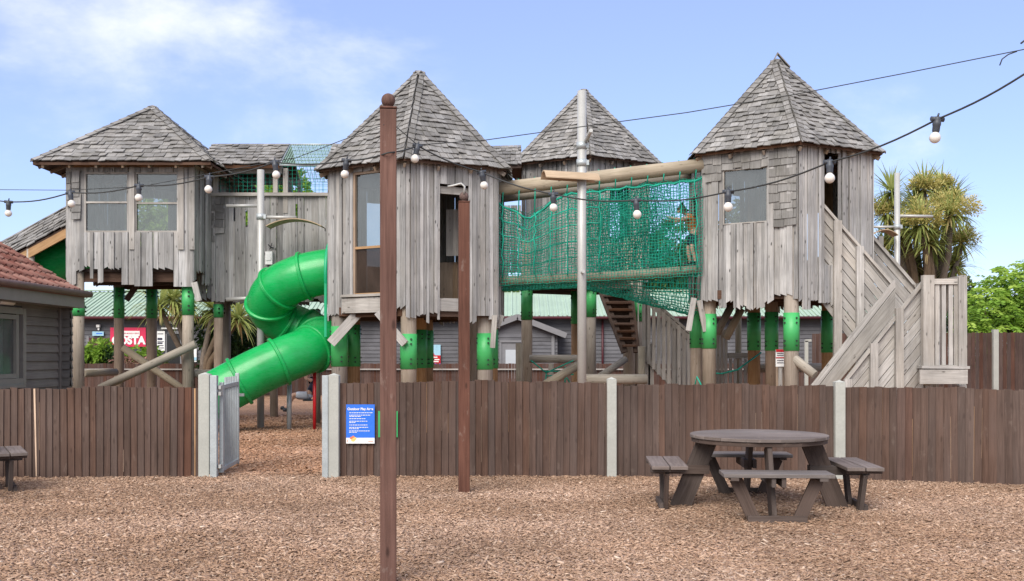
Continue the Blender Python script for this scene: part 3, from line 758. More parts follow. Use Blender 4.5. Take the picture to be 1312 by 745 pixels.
# ------------------------------------------------------------------ spiral tube slide
sl = thing('tube_slide', 'bright green spiral tube slide winding down from the middle tower to the gate', 'slide', (-4.6, 21.2, 0))
ctrl = [(-3.72, 21.0, 3.27), (-3.95, 20.98, 3.25), (-4.4, 20.98, 3.14), (-4.85, 21.08, 2.93), (-5.10, 21.35, 2.62), (-4.98, 21.66, 2.32), (-4.6, 21.82, 2.12), (-4.2, 21.66, 1.96), (-4.02, 21.25, 1.82), (-4.12, 20.85, 1.67), (-4.5, 20.55, 1.50), (-5.05, 20.35, 1.235), (-5.55, 20.22, .96), (-5.9, 20.14, .76)]
def catmull(P, per=6):
    P = [V(p) for p in P]; out = []
    for i in range(len(P)-1):
        p0, p1, p2, p3 = P[max(i-1, 0)], P[i], P[i+1], P[min(i+2, len(P)-1)]
        for k in range(per):
            t = k/per
            out.append(.5*((2*p1)+(p2-p0)*t+(2*p0-5*p1+4*p2-p3)*t*t+(3*p1-p0-3*p2+p3)*t**3))
    out.append(P[-1]); return out
path = catmull(ctrl, 8)
m = MB(); m.tube(path, .47, 40, r=.5, cap=False); o = m.build('tube', M['slide'], sl)
sm_ = o.modifiers.new('Solidify', 'SOLIDIFY'); sm_.thickness = .012
def ring(i, rr=.522, th=.06):
    p = path[i]; t = (path[i+1]-path[i-1]).normalized()
    q = MB(); k = 40; up = V((0, 0, 1)); x = t.cross(up).normalized(); y = x.cross(t)
    b = 0
    prof = [(.462, -th), (rr-.012, -th*.9), (rr, -th*.6), (rr, -.006), (rr-.006, 0), (rr, .006), (rr, th*.6), (rr-.012, th*.9), (.462, th)]
    for (ra, dz) in prof:
        for j in range(k):
            a = 2*math.pi*j/k; q.v.append(tuple(p+t*dz*.6+x*ra*math.cos(a)+y*ra*math.sin(a)))
    for s_ in range(len(prof)-1):
        for j in range(k):
            j2 = (j+1) % k; q.face((s_*k+j, s_*k+j2, (s_+1)*k+j2, (s_+1)*k+j), [(0, 0), (.1, 0), (.1, .1), (0, .1)], .5, True)
    q.build('flange', M['slide'], sl)
for i in (14, 24, 32, 42, 52, 62, 72, 83, 94): ring(i)
tr = catmull([(-5.86, 20.15, .78), (-6.2, 20.06, .62), (-6.7, 19.98, .50), (-7.4, 19.92, .47)], 5)
m = MB(); k = 18
for p, q in zip(tr[:-1], tr[1:]):
    ax = (q-p).normalized(); sd = ax.cross(Z).normalized(); upv = sd.cross(ax)
    for j in range(k):
        a, b = math.pi+math.pi*j/k, math.pi+math.pi*(j+1)/k
        f = lambda c, t, r_: c+sd*(r_*math.cos(t))+upv*(r_*math.sin(t))
        m.box8([f(p, a, .45), f(p, a, .47), f(p, b, .45), f(p, b, .47), f(q, a, .45), f(q, a, .47), f(q, b, .45), f(q, b, .47)], .2, .1, .02, .5)
m.build('open_trough', M['slide'], sl)
m = MB(); m.tube([(-3.70, 21.0, 3.2), (-3.765, 21.0, 3.2)], .70, 40); m.box((-3.74, 20.36, 2.66), (.05, .05, 1.5)); m.build('entry_plate', M['slidedark'], sl)
m = MB(); a, b = sx(403, 20.85), 20.85; m.tube([(a, b, 0), (a, b, 1.22)], .036, 12)
tag(m.build('support_post', M['red']), 'thin red metal post standing on the bark under the tube slide', 'post')
m = MB(); m.tube([(-4.6, 20.95, -.02), (-4.6, 20.95, 1.05)], .05, 12); m.build('support_leg', M['galv'], sl)

# ------------------------------------------------------------------ net bridge
nb = thing('net_bridge', 'green rope net tunnel slung on round logs between the middle and right towers', 'net bridge', (1.8, 21, 0))
yf, yk = 20.45, 21.95
def lg(name, a, b, ya, yb, r, sag=0, mat='log'):
    P0, P1 = at(*a, ya), at(*b, yb); mid = (P0+P1)/2-Z*sag
    m = MB(); m.tube([P0, (P0*.75+P1*.25)-Z*sag*.7, mid, (P0*.25+P1*.75)-Z*sag*.7, P1], [r*1.02, r, r*.98, r, r*.97], 18); return m.build(name, M[mat], nb)
lg('log', (634, 243), (900, 212), yf, yf, .14); lg('log', (645, 251), (893, 224), yk, yk, .14)
lg('log', (634, 360), (896, 345), yf, yf, .085, .03); lg('log', (645, 362), (893, 349), yk, yk, .085, .03)
XL, XR = sx(636, yf), sx(898, yf)
def ztop(u): return (sz(243, yf)-.22)*(1-u)+(sz(213, yf)-.22)*u
def zbot(u): return sz(358, yf)*(1-u)+sz(346, yf)*u
def swoop(u): return .42*max(0, 1-abs(u-.16)/.17)**1.2*(1 if u > .03 else .3) + .05*abs(math.sin(u*math.pi*11))
m = MB()
net(m, lambda u, v: (XL+(XR-XL)*u, yf-.06-.06*v-.10*math.sin(v*math.pi)*(.6+.4*math.sin(u*7)), (ztop(u)-swoop(u))*(1-v)+(zbot(u)-.13)*v), 66, 32, .0066, jit=.012)
net(m, lambda u, v: (XL+(XR-XL)*u, yk+.05+.1*math.sin(v*math.pi), (ztop(u)+.15-.6*swoop(u))*(1-v)+(zbot(u)-.1)*v), 56, 28, .0066, jit=.014)
# slack inner net bunched in the middle of the tunnel
net(m, lambda u, v: (XL+(XR-XL)*(.44+.44*u)+.05*math.sin(v*9+u*5), yf+.45+.25*math.sin(u*8+v*3), (ztop(.44+.44*u)-.02-.10*math.sin(u*6))*(1-v)+(zbot(.44+.44*u)+.05)*v), 40, 30, .009, jit=.022)
net(m, lambda u, v: (XL+(XR-XL)*(.52+.30*u), yf+.95+.12*math.sin(u*5+v*3), (ztop(.6)-.1)*(1-v)+(zbot(.6)+.05)*v), 30, 26, .009, jit=.022)
m.build('netting', M['net'], nb)
m = MB()   # tunnel floor net sagging deep on the right
net(m, lambda u, v: (XL+(XR-XL)*u, yf+.02+(yk-yf-.04)*v, zbot(u)-.07-(.12+.72*max(0, (u-.42)/.58)**1.0)*math.sin(v*math.pi)**.7), 62, 24, .0085, jit=.015)
m.build('floor_netting', M['net'], nb)
m = MB()
for k in range(13):
    u = .03+.94*k/12; x = XL+(XR-XL)*u
    m.tube([(x, yf-.07, ztop(u)-swoop(u)+.0), (x+.01, yf-.10, ztop(u)+.12), (x, yf, ztop(u)+.38)], .014, 6)
    if k < 7 or k > 10: m.tube([(x+ru(-.03, .03), yf-.075-.06*v/10-.11*math.sin(v/10*math.pi), (ztop(u)-swoop(u))*(1-v/10)+zbot(u)*v/10) for v in range(11)], .012, 5)
for v in (.02, .22, .42, .62, .82):
    m.tube([(XL+(XR-XL)*u/30*(.5 if v not in (.02,) else 1), yf-.065-.10*math.sin(v*math.pi), (ztop(u/30*(.5 if v != .02 else 1))-swoop(u/30*(.5 if v != .02 else 1)))*(1-v)+zbot(u/30)*v) for u in range(31)], .012 if v != .02 else .02, 5)
m.build('rope', M['net'], nb)

# ------------------------------------------------------------------ people
def skinned(name, pts, edges, rad, mat, parent, sub=2):
    me = bpy.data.meshes.new(name); og = ORG[parent.name] if parent is not None else V((0, 0, 0))
    me.from_pydata([tuple(V(p)-og) for p in pts], edges, [])
    o = bpy.data.objects.new(name, me); COL.objects.link(o)
    if parent is not None: o.parent = parent
    me.materials.append(mat); ORG[o.name] = og
    sk = o.modifiers.new('Skin', 'SKIN'); sk.use_smooth_shade = True
    for i, r in enumerate(rad): me.skin_vertices[0].data[i].radius = (r, r) if not isinstance(r, tuple) else r
    me.skin_vertices[0].data[0].use_root = True
    ss = o.modifiers.new('Subsurf', 'SUBSURF'); ss.levels = sub; ss.render_levels = sub
    return o
def person(label, base, face, J, top, bottom, shoe, hairmat, sc=1.0, group=None):
    """J: joint offsets from the pelvis in metres, x along the facing direction, y to the figure's left."""
    root = thing('person', label, 'child', base)
    f = V(face).normalized(); l = V((-f.y, f.x, 0))
    P0 = V(base)
    def W(p): return P0 + f*(p[0]*sc) + l*(p[1]*sc) + Z*(p[2]*sc)
    pts, edges, rad, idx = [], [], [], {}
    def add(k, p, r, par=None):
        idx[k] = len(pts); pts.append(W(p)); rad.append(r*sc)
        if par is not None: edges.append((idx[par], idx[k]))
    add('pelvis', J['pelvis'], .095); add('waist', J['waist'], .085, 'pelvis'); add('chest', J['chest'], .10, 'waist'); add('neckb', J['neckb'], .055, 'chest')
    add('neck', J['neck'], .042, 'neckb'); hd = V(J['head']); add('jaw', V(J['neck'])*.45+hd*.55, .062, 'neck'); add('skull', hd, .088, 'jaw'); add('crown', hd+(hd-V(J['neck']))*.45, .07, 'skull')
    hdir = V(J.get('look', (1, 0, 0))).normalized(); add('nose', hd-Z*.02+hdir*.105, .016, 'jaw')
    for s, sg in (('L', 1), ('R', -1)):
        add('sh'+s, J['sh'+s], .052, 'chest'); add('el'+s, J['el'+s], .036, 'sh'+s); add('wr'+s, J['wr'+s], .026, 'el'+s)
        d = (V(J['wr'+s])-V(J['el'+s])).normalized(); add('palm'+s, V(J['wr'+s])+d*.055, .030, 'wr'+s)
        sd = d.cross(V((0, 0, 1))); sd = sd.normalized() if sd.length > .1 else V((0, 1, 0)); nn = sd.cross(d)
        for q, (o_, ln) in enumerate(((-.027, .05), (-.009, .058), (.009, .055), (.027, .042))):
            add(f'f{s}{q}', V(J['wr'+s])+d*(.085)+sd*o_, .0085, 'palm'+s); add(f'g{s}{q}', V(J['wr'+s])+d*(.085+ln*.6)+sd*o_+nn*.025, .007, f'f{s}{q}')
        add('th'+s, V(J['wr'+s])+d*.05+sd*.045, .0095, 'wr'+s); add('ti'+s, V(J['wr'+s])+d*.085+sd*.05+nn*.02, .008, 'th'+s)
        add('hip'+s, J['hip'+s], .075, 'pelvis'); add('kn'+s, J['kn'+s], .050, 'hip'+s); add('an'+s, J['an'+s], .034, 'kn'+s); add('toe'+s, J['toe'+s], .032, 'an'+s)
    body = skinned('body', pts, edges, rad, M['skin'], root)
    def wear(name, chain, mat, grow):
        q, e, r = [], [], []; mp = {}
        for a, b, t in chain:
            for k in (a, b):
                if k not in mp and (k == a or t >= 1): mp[k] = len(q); q.append(pts[idx[k]]); r.append(rad[idx[k]]+grow*sc)
            if t >= 1: e.append((mp[a], mp[b]))
            else:
                q.append(pts[idx[a]].lerp(pts[idx[b]], t)); r.append((rad[idx[a]]*(1-t)+rad[idx[b]]*t)+grow*1.3*sc); e.append((mp[a], len(q)-1))
        return skinned(name, q, e, r, mat, body)
    wear('top', [('pelvis', 'waist', 1), ('waist', 'chest', 1), ('chest', 'neckb', .8), ('chest', 'shL', 1), ('chest', 'shR', 1), ('shL', 'elL', .55), ('shR', 'elR', .55)], M[top], .016)
    wear('shorts', [('pelvis', 'waist', .45), ('pelvis', 'hipL', 1), ('pelvis', 'hipR', 1), ('hipL', 'knL', .85), ('hipR', 'knR', .85)], M[bottom], .022)
    for s in 'LR': skinned('shoe', [pts[idx['an'+s]]-Z*.01*sc, pts[idx['toe'+s]]], [(0, 1)], [.045*sc, .042*sc], M[shoe], body)
    hk = pts[idx['skull']]-f*(V(hdir).x*.02*sc)-l*(V(hdir).y*.02*sc)
    h = skinned('hair', [hk+Z*.03*sc-(W(hdir)-P0)*.035, hk+Z*.065*sc+(W(hdir)-P0)*.01, hk-Z*.03*sc-(W(hdir)-P0)*.045], [(0, 1), (0, 2)], [.088*sc, .075*sc, .072*sc], M[hairmat], body)
    ey = MB()
    side = V((-hdir.y, hdir.x, 0)).normalized()
    for sg in (-1, 1):
        e = W(hd+hdir*.082+side*.03*sg+Z*.005)
        ey.lathe([(.001, -.009*sc), (.007*sc, -.006*sc), (.009*sc, 0), (.007*sc, .006*sc), (.001, .009*sc)], e, 8)
    ey.build('eye', M['ink'], body)
    return root
# child swinging (leaning back, arms up on the ropes, legs to the left)
seat = at(396, 511, 24)
person('child leaning back on a swing behind the slide, pale clothes, arms raised on the ropes', (seat.x, seat.y, seat.z), (-1, -.25, 0),
       dict(pelvis=(0, 0, .07), waist=(-.06, 0, .19), chest=(-.13, 0, .33), neckb=(-.16, 0, .42), neck=(-.15, 0, .46), head=(-.13, 0, .58), look=(1, 0, .1),
            shL=(-.12, .15, .37), elL=(.06, .17, .44), wrL=(.02, .16, .66), shR=(-.12, -.15, .37), elR=(.08, -.17, .44), wrR=(.02, -.16, .66),
            hipL=(.05, .08, .06), knL=(.36, .10, .10), anL=(.45, .10, -.22), toeL=(.57, .11, -.24), hipR=(.05, -.08, .06), knR=(.33, -.10, .05), anR=(.50, -.10, -.20), toeR=(.62, -.11, -.20)), 'navy', 'paleblu', 'black', 'hair', sc=1.08)
sw = thing('swing', 'swing seat on two ropes hanging from a wooden beam behind the tube slide', 'swing', (seat.x, seat.y, 0))
m = MB(); m.box(seat+V((0, 0, -.035)), (.2, .46, .03)); m.build('seat', M['black'], sw)
for sg in (-1, 1):
    m = MB(); m.tube([seat+V((0, .2*sg, -.03)), V((seat.x-.02, seat.y+.2*sg, 2.4))], .009, 6); m.build('rope', M['steel'], sw)
m = MB(); m.tube([(seat.x+.19+.26, seat.y-1.3, 2.52), (seat.x+.19-.26, seat.y+1.3, 2.45)], .07, 12); m.build('beam', M['log'], sw)
for sg in (-1, 1):
    m = MB(); m.tube([(seat.x+.19-.25*sg, seat.y+1.25*sg, 0), (seat.x+.19-.25*sg, seat.y+1.25*sg, 2.5)], .07, 12); m.build('leg', M['log'], sw)
# child climbing in the net tunnel
q = at(889, 300, 21.15)
person('child in an orange top and navy shorts leaning left inside the green net tunnel', (q.x, q.y, q.z), (-1, -.15, 0),
       dict(pelvis=(0, 0, .0), waist=(.03, 0, .13), chest=(.08, 0, .30), neckb=(.15, 0, .40), neck=(.19, 0, .43), head=(.28, 0, .50), look=(1, 0, -.2),
            shL=(.12, .15, .34), elL=(.32, .18, .27), wrL=(.52, .16, .30), shR=(.12, -.15, .34), elR=(.33, -.18, .27), wrR=(.53, -.16, .29),
            hipL=(0, .08, -.03), knL=(.08, .10, -.30), anL=(.0, .10, -.58), toeL=(.15, .10, -.61), hipR=(0, -.08, -.03), knR=(.10, -.10, -.30), anR=(.04, -.10, -.60), toeR=(.2, -.11, -.62)), 'ginger', 'navy', 'black', 'hair', sc=1.0)

# ------------------------------------------------------------------ front fence
def fence_section(label, P0, P1, ztop, seed, redat=None, paleat=()):
    random.seed(seed)
    P0, P1 = V((*P0, 0)), V((*P1, 0)); L = (P1-P0).length; d = (P1-P0)/L; n = V((d.y, -d.x, 0))
    root = thing('picket_fence', label, 'fence', (P0+P1)/2, 'brown board fence across the front of the play area')
    m = MB(); x = 0; lean = 0
    while x < L-.03:
        w = min(ru(.078, .094), L-x); zt = ztop+ru(-.010, .010)+.011*math.sin(x*2.3+seed)+.006*math.sin(x*6.1+seed); lean = .6*lean+ru(-.007, .007)
        mi = 0
        if redat is not None and abs(x+w/2-redat) < .09: mi = 2
        c = P0+d*(x+w/2)
        a = c+n*(.012+ru(0, .004)); b = a+d*lean
        side = d*math.cos(.2)+n*math.sin(.2)
        m.plank(a+Z*ru(-.02, .01), b+Z*zt, side, w+.004, .017, None, mi=mi, d1=ru(-.004, .004))
        if rnd() < .16:
            za = ru(0, .5)*ztop; zb_ = za+ru(.2, .9)*ztop; zb_ = min(zb_, ztop-.02); k = c+d*(w/2)+n*.0245
            m.plank(k+Z*za+d*lean*za/ztop, k+Z*zb_+d*lean*zb_/ztop, d, ru(.002, .005), .006, None, mi=1)
        x += w
    for p, ww_ in paleat:
        c = P0+d*p+n*.029; m.plank(c+d*.01+Z*.02, c+d*.025*ru(-1, 1)+Z*(ztop-.01), d, ww_*.6, .012, None, mi=1, w1=ww_)
    m.build('boards', [M['fence'], M['pale'], M['redfence']], root)
    for z in (.3, ztop-.25):
        r_ = MB(); r_.plank(P0+Z*z-n*.04, P1+Z*z-n*.04, Z, .07, .045); r_.build('rail', M['fence'], root)
    return root
def sy(px, Y): return (sx(px, Y), Y)
fence_section('long brown board fence from the left frame edge to the concrete gate post', sy(-60, 12.75), sy(256, 12.88), 1.135, 3, redat=2.9, paleat=((1.03, .022), (3.0, .012)))
fence_section('brown board fence carrying the blue play area sign', sy(436, 12.9), sy(778, 12.93), 1.21, 4)
fence_section('brown board fence section directly behind the round picnic table', sy(789, 12.92), sy(1069, 12.66), 1.175, 5)
fence_section('brown board fence with one reddish board, right of the round picnic table', sy(1081, 12.62), sy(1345, 11.95), 1.145, 6, redat=.68)
random.seed(11)
def cpost(label, px, Y, w, h, name='concrete_post', rot=0):
    m = MB(); x = sx(px, Y); hw = w/2
    m.box((x, Y, h/2-.03), (w, w, h))
    t = h-.03; p = [(x-hw, Y-hw, t), (x+hw, Y-hw, t), (x+hw, Y+hw, t), (x-hw, Y+hw, t)]; q = V((x, Y, t+.03))
    b = len(m.v); m.v.extend([V(c)[:] if False else tuple(c) for c in p]+[tuple(q)])
    for k in range(4): m.face((b+k, b+(k+1) % 4, b+4), [(0, 0), (.1, 0), (.05, .1)], .5)
    return tag(m.build(name, M['concrete'], bevel=.008), label, 'post', 'concrete posts of the front fence')
cpost('pale concrete fence post midway between the blue sign and the picnic table', 783.5, 12.9, .12, 1.27)
cpost('pale concrete fence post behind the right side of the round picnic table', 1075, 12.62, .125, 1.24)
cpost('pale concrete gate post at the left of the opening, end of the left fence', 263, 12.9, .14, 1.33)
cpost('pale concrete gate post right of the opening, left of the blue sign', 428, 12.85, .14, 1.32)
m = MB(); x = sx(275, 12.85); m.box((x, 12.83, .64), (.085, .085, 1.3)); tag(m.build('gate_post', M['galv'], bevel=.004), 'galvanised steel upright the open gate hangs from', 'post')
m = MB(); x = sx(417, 12.8); m.box((x, 12.80, .64), (.075, .075, 1.3)); tag(m.build('gate_post', M['galv'], bevel=.004), 'galvanised steel latch post at the right of the gate opening', 'post')
gt = thing('metal_gate', 'galvanised barred metal gate standing open into the play area', 'gate', (sx(283, 12.95), 12.95, 0))
ga = V((sx(284, 12.95), 12.95, 0)); gb = V((sx(304, 14.0), 14.0, 0)); gd = (gb-ga).normalized()
m = MB()
m.plank(ga+Z*.05, ga+Z*1.2, gd, .06, .05); m.plank(gb+Z*.05, gb+Z*1.3, gd, .05, .05)
m.plank(ga+Z*1.14, gb+Z*1.16, Z, .05, .04); m.plank(ga+Z*.09, gb+Z*.09, Z, .05, .04); m.build('gate_frame', M['galv'], gt, bevel=.003)
m = MB()
for k in range(1, 9):
    p = ga.lerp(gb, k/9); m.plank(p+Z*.11, p+Z*(1.26 if k > 1 else 1.14), gd, .03, .022)
m.build('bars', M['galv'], gt)
m = MB()
for z in (.14, 1.06, 1.14): m.plank(ga-gd*.13+Z*z+V((.0, 0, 0)), ga+Z*z, Z, .045, .03)
m.box(ga+V((.0, -.05, 1.1)), (.05, .04, .13)); m.build('hinge', M['steel'], gt)
m = MB(); m.plank(gb+V((.03, -.02, 1.0)), gb+V((.10, -.02, 1.0)), Z, .04, .03); m.build('latch', M['steel'], gt)

# blue notice on the fence
def text(body, loc, size, mat, parent, align='CENTER', sx_=1, ext=.001, bold=0):
    c = bpy.data.curves.new('lettering', 'FONT'); c.body = body; c.size = size; c.align_x = align; c.align_y = 'CENTER'; c.extrude = ext; c.offset = bold
    o = bpy.data.objects.new('lettering', c); COL.objects.link(o); c.materials.append(mat)
    o.rotation_euler = (math.pi/2, 0, 0); o.scale = (sx_, 1, 1)
    bpy.context.view_layer.update()
    me = bpy.data.meshes.new_from_object(o.evaluated_get(bpy.context.evaluated_depsgraph_get()))
    bpy.data.objects.remove(o); me.name = 'lettering'
    o = bpy.data.objects.new('lettering', me); COL.objects.link(o); o.rotation_euler = (math.pi/2, 0, 0); o.scale = (sx_, 1, 1)
    if not me.materials: me.materials.append(mat)
    o.location = V(loc)-ORG[parent.name]; o.parent = parent; ORG[o.name] = V(loc)
    return o
Ys = 12.845
sg = thing('notice_sign', 'blue rules sign screwed to the fence between gate post and near pole', 'sign', (sx(461.5, Ys), Ys, sz(568, Ys)))
xl, xr_, zb_, zt_ = sx(443.5, Ys), sx(480, Ys), sz(568.5, Ys), sz(518.5, Ys)
m = MB(); m.box(((xl+xr_)/2, Ys+.002, (zb_+zt_)/2), (xr_-xl, .006, zt_-zb_)); m.build('board', M['blue'], sg)
m = MB(); zs_ = zb_+(zt_-zb_)*.145; m.box(((xl+xr_)/2, Ys-.003, (zb_+zs_)/2), (xr_-xl-.002, .004, zs_-zb_)); m.build('footer_strip', M['white'], sg)
text('Outdoor Play Area', ((xl+xr_)/2, Ys-.004, zt_-.058), .042, M['white'], sg, bold=.0012)
m = MB(); W_ = xr_-xl; y = Ys-.003
for z_, lens in ((.105, (.80,)), (.135, (.72, .4)), (.18, (.55,)), (.212, (.62, .22)), (.26, (.62,)), (.29, (.66, .35)), (.335, (.70, .25))):
    for i, ln in enumerate(lens):
        zz = zt_-z_-i*.017; x = xl+.04
        while x < xl+.04+ln*W_:
            w = ru(.012, .032); m.plank((x, y, zz), (min(x+w, xl+.045+ln*W_), y, zz), Z, .0075, .002); x += w+.006
m.build('text_lines', M['white'], sg)
m = MB()
for i, (mx, mz, s_) in enumerate(((.09, .045, .028), (.065, .07, .02), (.11, .065, .022), (.09, .085, .018))):
    m.lathe([(.001, -.001)], (0, 0, 0), 3) if False else m.prism([(xl+mx+s_*math.cos(a*.785), Ys-.006-.001*i, zb_+mz+s_*.8*math.sin(a*.785)) for a in range(8)], (0, .002, 0), mi=i % 2)
m.box((xl+.018, Ys-.006, zb_+.035), (.006, .002, .03), mi=1); m.box((xr_-.05, Ys-.006, zb_+.03), (.06, .002, .008), mi=1)
m.build('picture', [M['yellow'], M['orangep']], sg)
m = MB(); a, b = sx(484.5, Ys), sx(509.5, Ys); z0, z1 = sz(560.5, Ys), sz(527, Ys)
m.box(((a+b)/2, Ys+.004, (z0+z1)/2), (b-a, .006, z1-z0)); m.build; gbd = tag(m.build('green_board', M['greenp']), 'small green board fixed to the fence behind the near brown pole', 'sign')

# ------------------------------------------------------------------ brown poles and festoon
def brown_pole(label, px, Y, w, pyt, hook):
    x = sx(px, Y); h = sz(pyt, Y)
    root = thing('wooden_pole', label, 'pole', (x, Y, 0), 'brown poles with ball tops')
    m = MB(); zt = h-w*1.05
    m.plank((x, Y, -.05), (x, Y, zt), (1, .12, 0), w, w); m.plank((x, Y, zt+.004), (x, Y, zt+.018), (1, .12, 0), w*1.06, w*1.06)
    m.build('shaft', M['pole'], root, bevel=.006)
    r = w*.43; b = MB(); b.lathe([(.35*r, -1.25*r), (.45*r, -1.0*r)] + [(max(.001, r*math.cos(R(a))), r*math.sin(R(a))) for a in range(-64, 91, 14)], (x, Y, h-r), 20)
    b.build('ball_finial', M['pole'], root)
    if hook:
        k = MB(); k.tube([(x, Y-.05, h-.03), (x+.01, Y-.05, h+.05), (x-.03, Y-.05, h+.085), (x-.12, Y-.05, h+.06), (x-.18, Y-.05, h+.05)], .012, 8); k.build('hook', M['steel'], root)
brown_pole('tall brown square pole with ball top nearest the camera', 497.5, 6.85, .110, 120, False)
brown_pole('shorter-looking brown pole with ball top and metal hook in front of the fence', 594.5, 11.4, .122, 246, True)

BUL = [(11, 259, 8.4), (90, 247, 8.1), (178, 238, 7.8), (268, 227, 7.5), (352, 208, 7.25), (444, 206, 6.98), (535, 187, 6.95), (617, 221, 7.2), (709, 249, 7.1), (815, 257, 6.7), (933, 246, 6.2), (1063, 208, 5.7), (1201, 153, 5.2)]
fs = thing('festoon_lights', 'black cable string of white globe bulbs crossing the whole scene', 'string lights', at(497, 196, 6.76))
P = [at(-60, 240, 8.7)] + [at(*b) for b in BUL[:6]] + [at(497, 196, 6.76)] + [at(*b) for b in BUL[6:]] + [at(1330, 84, 4.85)]
cp = [P[0]]
for a, b in zip(P[:-1], P[1:]):
    for k in range(1, 9): cp.append(a.lerp(b, k/8)-Z*.035*math.sin(math.pi*k/8)*(a-b).length)
m = MB(); m.tube(cp, .0055, 6); m.build('cable', M['cable'], fs)
hm = bmesh_h = None
for i, b in enumerate(BUL):
    p = at(*b); tx, ty = ru(-.22, .22), ru(-.15, .15); yaw = 0
    if hm is None:
        h = MB(); h.lathe([(.001, .012), (.017, .012), (.019, .0), (.019, -.012), (.021, -.016), (.021, -.03), (.019, -.034), (.0185, -.06), (.016, -.066), (.001, -.066)], (0, 0, 0), 14)
        h.tube([(-.034, 0, .0), (.034, 0, .0)], .012, 8); h.tube([(0, 0, .01), (.004, 0, .03)], .005, 6)
        u = MB(); r = .0285; u.lathe([(.014, -.060), (.015, -.068)] + [(max(.001, r*math.cos(R(a))), -.094+r*math.sin(R(a))) for a in range(56, -91, -12)], (0, 0, 0), 18)
        ORG['tmp'] = V((0, 0, 0))
        ho = h.build('lamp_holder', M['slate'], fs); ho.data.transform(Matrix.Translation(ORG[fs.name])); hm = ho.data
        bo = u.build('bulb', M['bulb'], ho); bo.data.transform(Matrix.Translation(ORG[fs.name])); bm2 = bo.data
    else:
        ho = bpy.data.objects.new('lamp_holder', hm); COL.objects.link(ho); ho.parent = fs
        bo = bpy.data.objects.new('bulb', bm2); COL.objects.link(bo); bo.parent = ho
    ho.location = p-ORG[fs.name]; ho.rotation_euler = (ty, tx, yaw)
def wire(pts, r, label):
    m = MB(); m.tube(pts, r, 5); return tag(m.build('wire', M['cable']), label, 'wire')
wire([at(-40, 243, 8.8), at(85, 244, 8.3), at(180, 239.5, 8.0), at(262, 224, 7.6), at(352, 207, 7.25)], .0028, 'thin straight wire crossing in front of the left tower windows')
wire([at(352, 207, 7.25), at(378, 203, 7.2), at(433, 182, 7.0), at(492, 160, 6.79)], .0028, 'thin wire rising from the lights to the near pole')
w_ = wire([at(508, 163, 6.79), at(535, 186, 6.95), at(620, 180, 7.2), at(750, 162, 7.0), at(880, 144.5, 6.8), at(1020, 121, 6.6), at(1160, 94, 6.4), at(1300, 66, 6.2), at(1340, 58, 6.1)], .0033, 'long thin wire running up to the right above the string lights')
m = MB(); m.tube([at(1303, 66, 6.2), at(1292, 70, 6.2), at(1284, 76, 6.2), at(1281, 84, 6.2)], .004, 5); m.tube([at(1313, 52, 6.2), at(1308, 56, 6.2)], .006, 5)
m.build('loose_end', M['cable'], w_)

# ------------------------------------------------------------------ picnic tables
tb = thing('picnic_table', 'round brown wooden picnic table with four attached benches in front of the fence', 'picnic table', (0, 0, 0), 'round picnic tables')
def disc_planks(mb, rad, z0, th, n, gap=.006, ang=0):
    w = 2*rad/n
    for i in range(n):
        y0_, y1_ = -rad+i*w+gap/2, -rad+(i+1)*w-gap/2
        ys = [y0_+(y1_-y0_)*k/5 for k in range(6)]
        ptsR = [(math.sqrt(max(0, rad*rad-y*y))+.003, y) for y in ys]; pl = ptsR+[(-x, y) for x, y in ptsR[::-1]]
        c, s_ = math.cos(ang), math.sin(ang)
        b = len(mb.v); r = rnd(); ou = rnd()*9; ov = rnd()*40; k = len(pl)
        for z in (z0, z0+th): mb.v.extend([(x*c-y*s_, x*s_+y*c, z) for x, y in pl])
        mb.face(tuple(range(b+k-1, b-1, -1)), [(ou+y, ov+x) for x, y in pl[::-1]], r); mb.face(tuple(range(b+k, b+2*k)), [(ou+y, ov+x) for x, y in pl], r)
        for q in range(k):
            q2 = (q+1) % k; mb.face((b+q, b+q2, b+k+q2, b+k+q), [(ou, ov+q*.1), (ou, ov+q*.1+.1), (ou+.04, ov+q*.1+.1), (ou+.04, ov+q*.1)], r)
m = MB(); disc_planks(m, .685, .712, .032, 8, .013); m.build('tabletop', M['tabletop'], tb, bevel=.004)
m = MB(); disc_planks(m, .672, .668, .040, 2, .01, .35); m.build('top_frame', M['table'], tb, bevel=.004)
for k in range(4):
    a = k*math.pi/2; rr = V((math.cos(a), math.sin(a), 0)); tt = V((-rr.y, rr.x, 0))
    m = MB(); m.plank(rr*.52+Z*.668, rr*.80+Z*-.02, rr, .20, .045); m.build('leg', M['table'], tb, bevel=.004)
    m = MB(); m.plank(rr*.50+Z*.385+tt*.046, rr*1.09+Z*.385+tt*.046, Z, .09, .04); m.plank(rr*.50+Z*.385-tt*.046, rr*1.09+Z*.385-tt*.046, Z, .09, .04)
    for e in (-.40, .40): m.plank(rr*.78+tt*e+Z*.413, rr*1.11+tt*e+Z*.413, tt, .075, .028)
    m.build('seat_bearer', M['table'], tb, bevel=.003)
    m = MB()
    for r0 in (.845, 1.025): m.plank(rr*r0-tt*.5+Z*.446, rr*r0+tt*.5+Z*.446, rr, .17, .036)
    m.build('seat', M['tabletop'], tb, bevel=.005)
    for e in (-1, 1):
        m = MB(); m.plank(rr*.955+tt*.37*e+Z*.398, rr*.955+tt*.19*e+Z*-.01, tt, .115, .042); m.build('seat_leg', M['table'], tb, bevel=.003)
    m = MB(); m.plank(rr*1.0-tt*.27+Z*.03, rr*1.0+tt*.27+Z*.03, Z, .075, .042); m.build('foot_board', M['table'], tb, bevel=.003)
tb2 = dup(tb, (-6.60, 11.17, 0), R(30), 'brown picnic bench end cut off by the left frame edge')
tb.location = (2.51, 10.33, 0); tb.rotation_euler = (0, 0, R(-4))

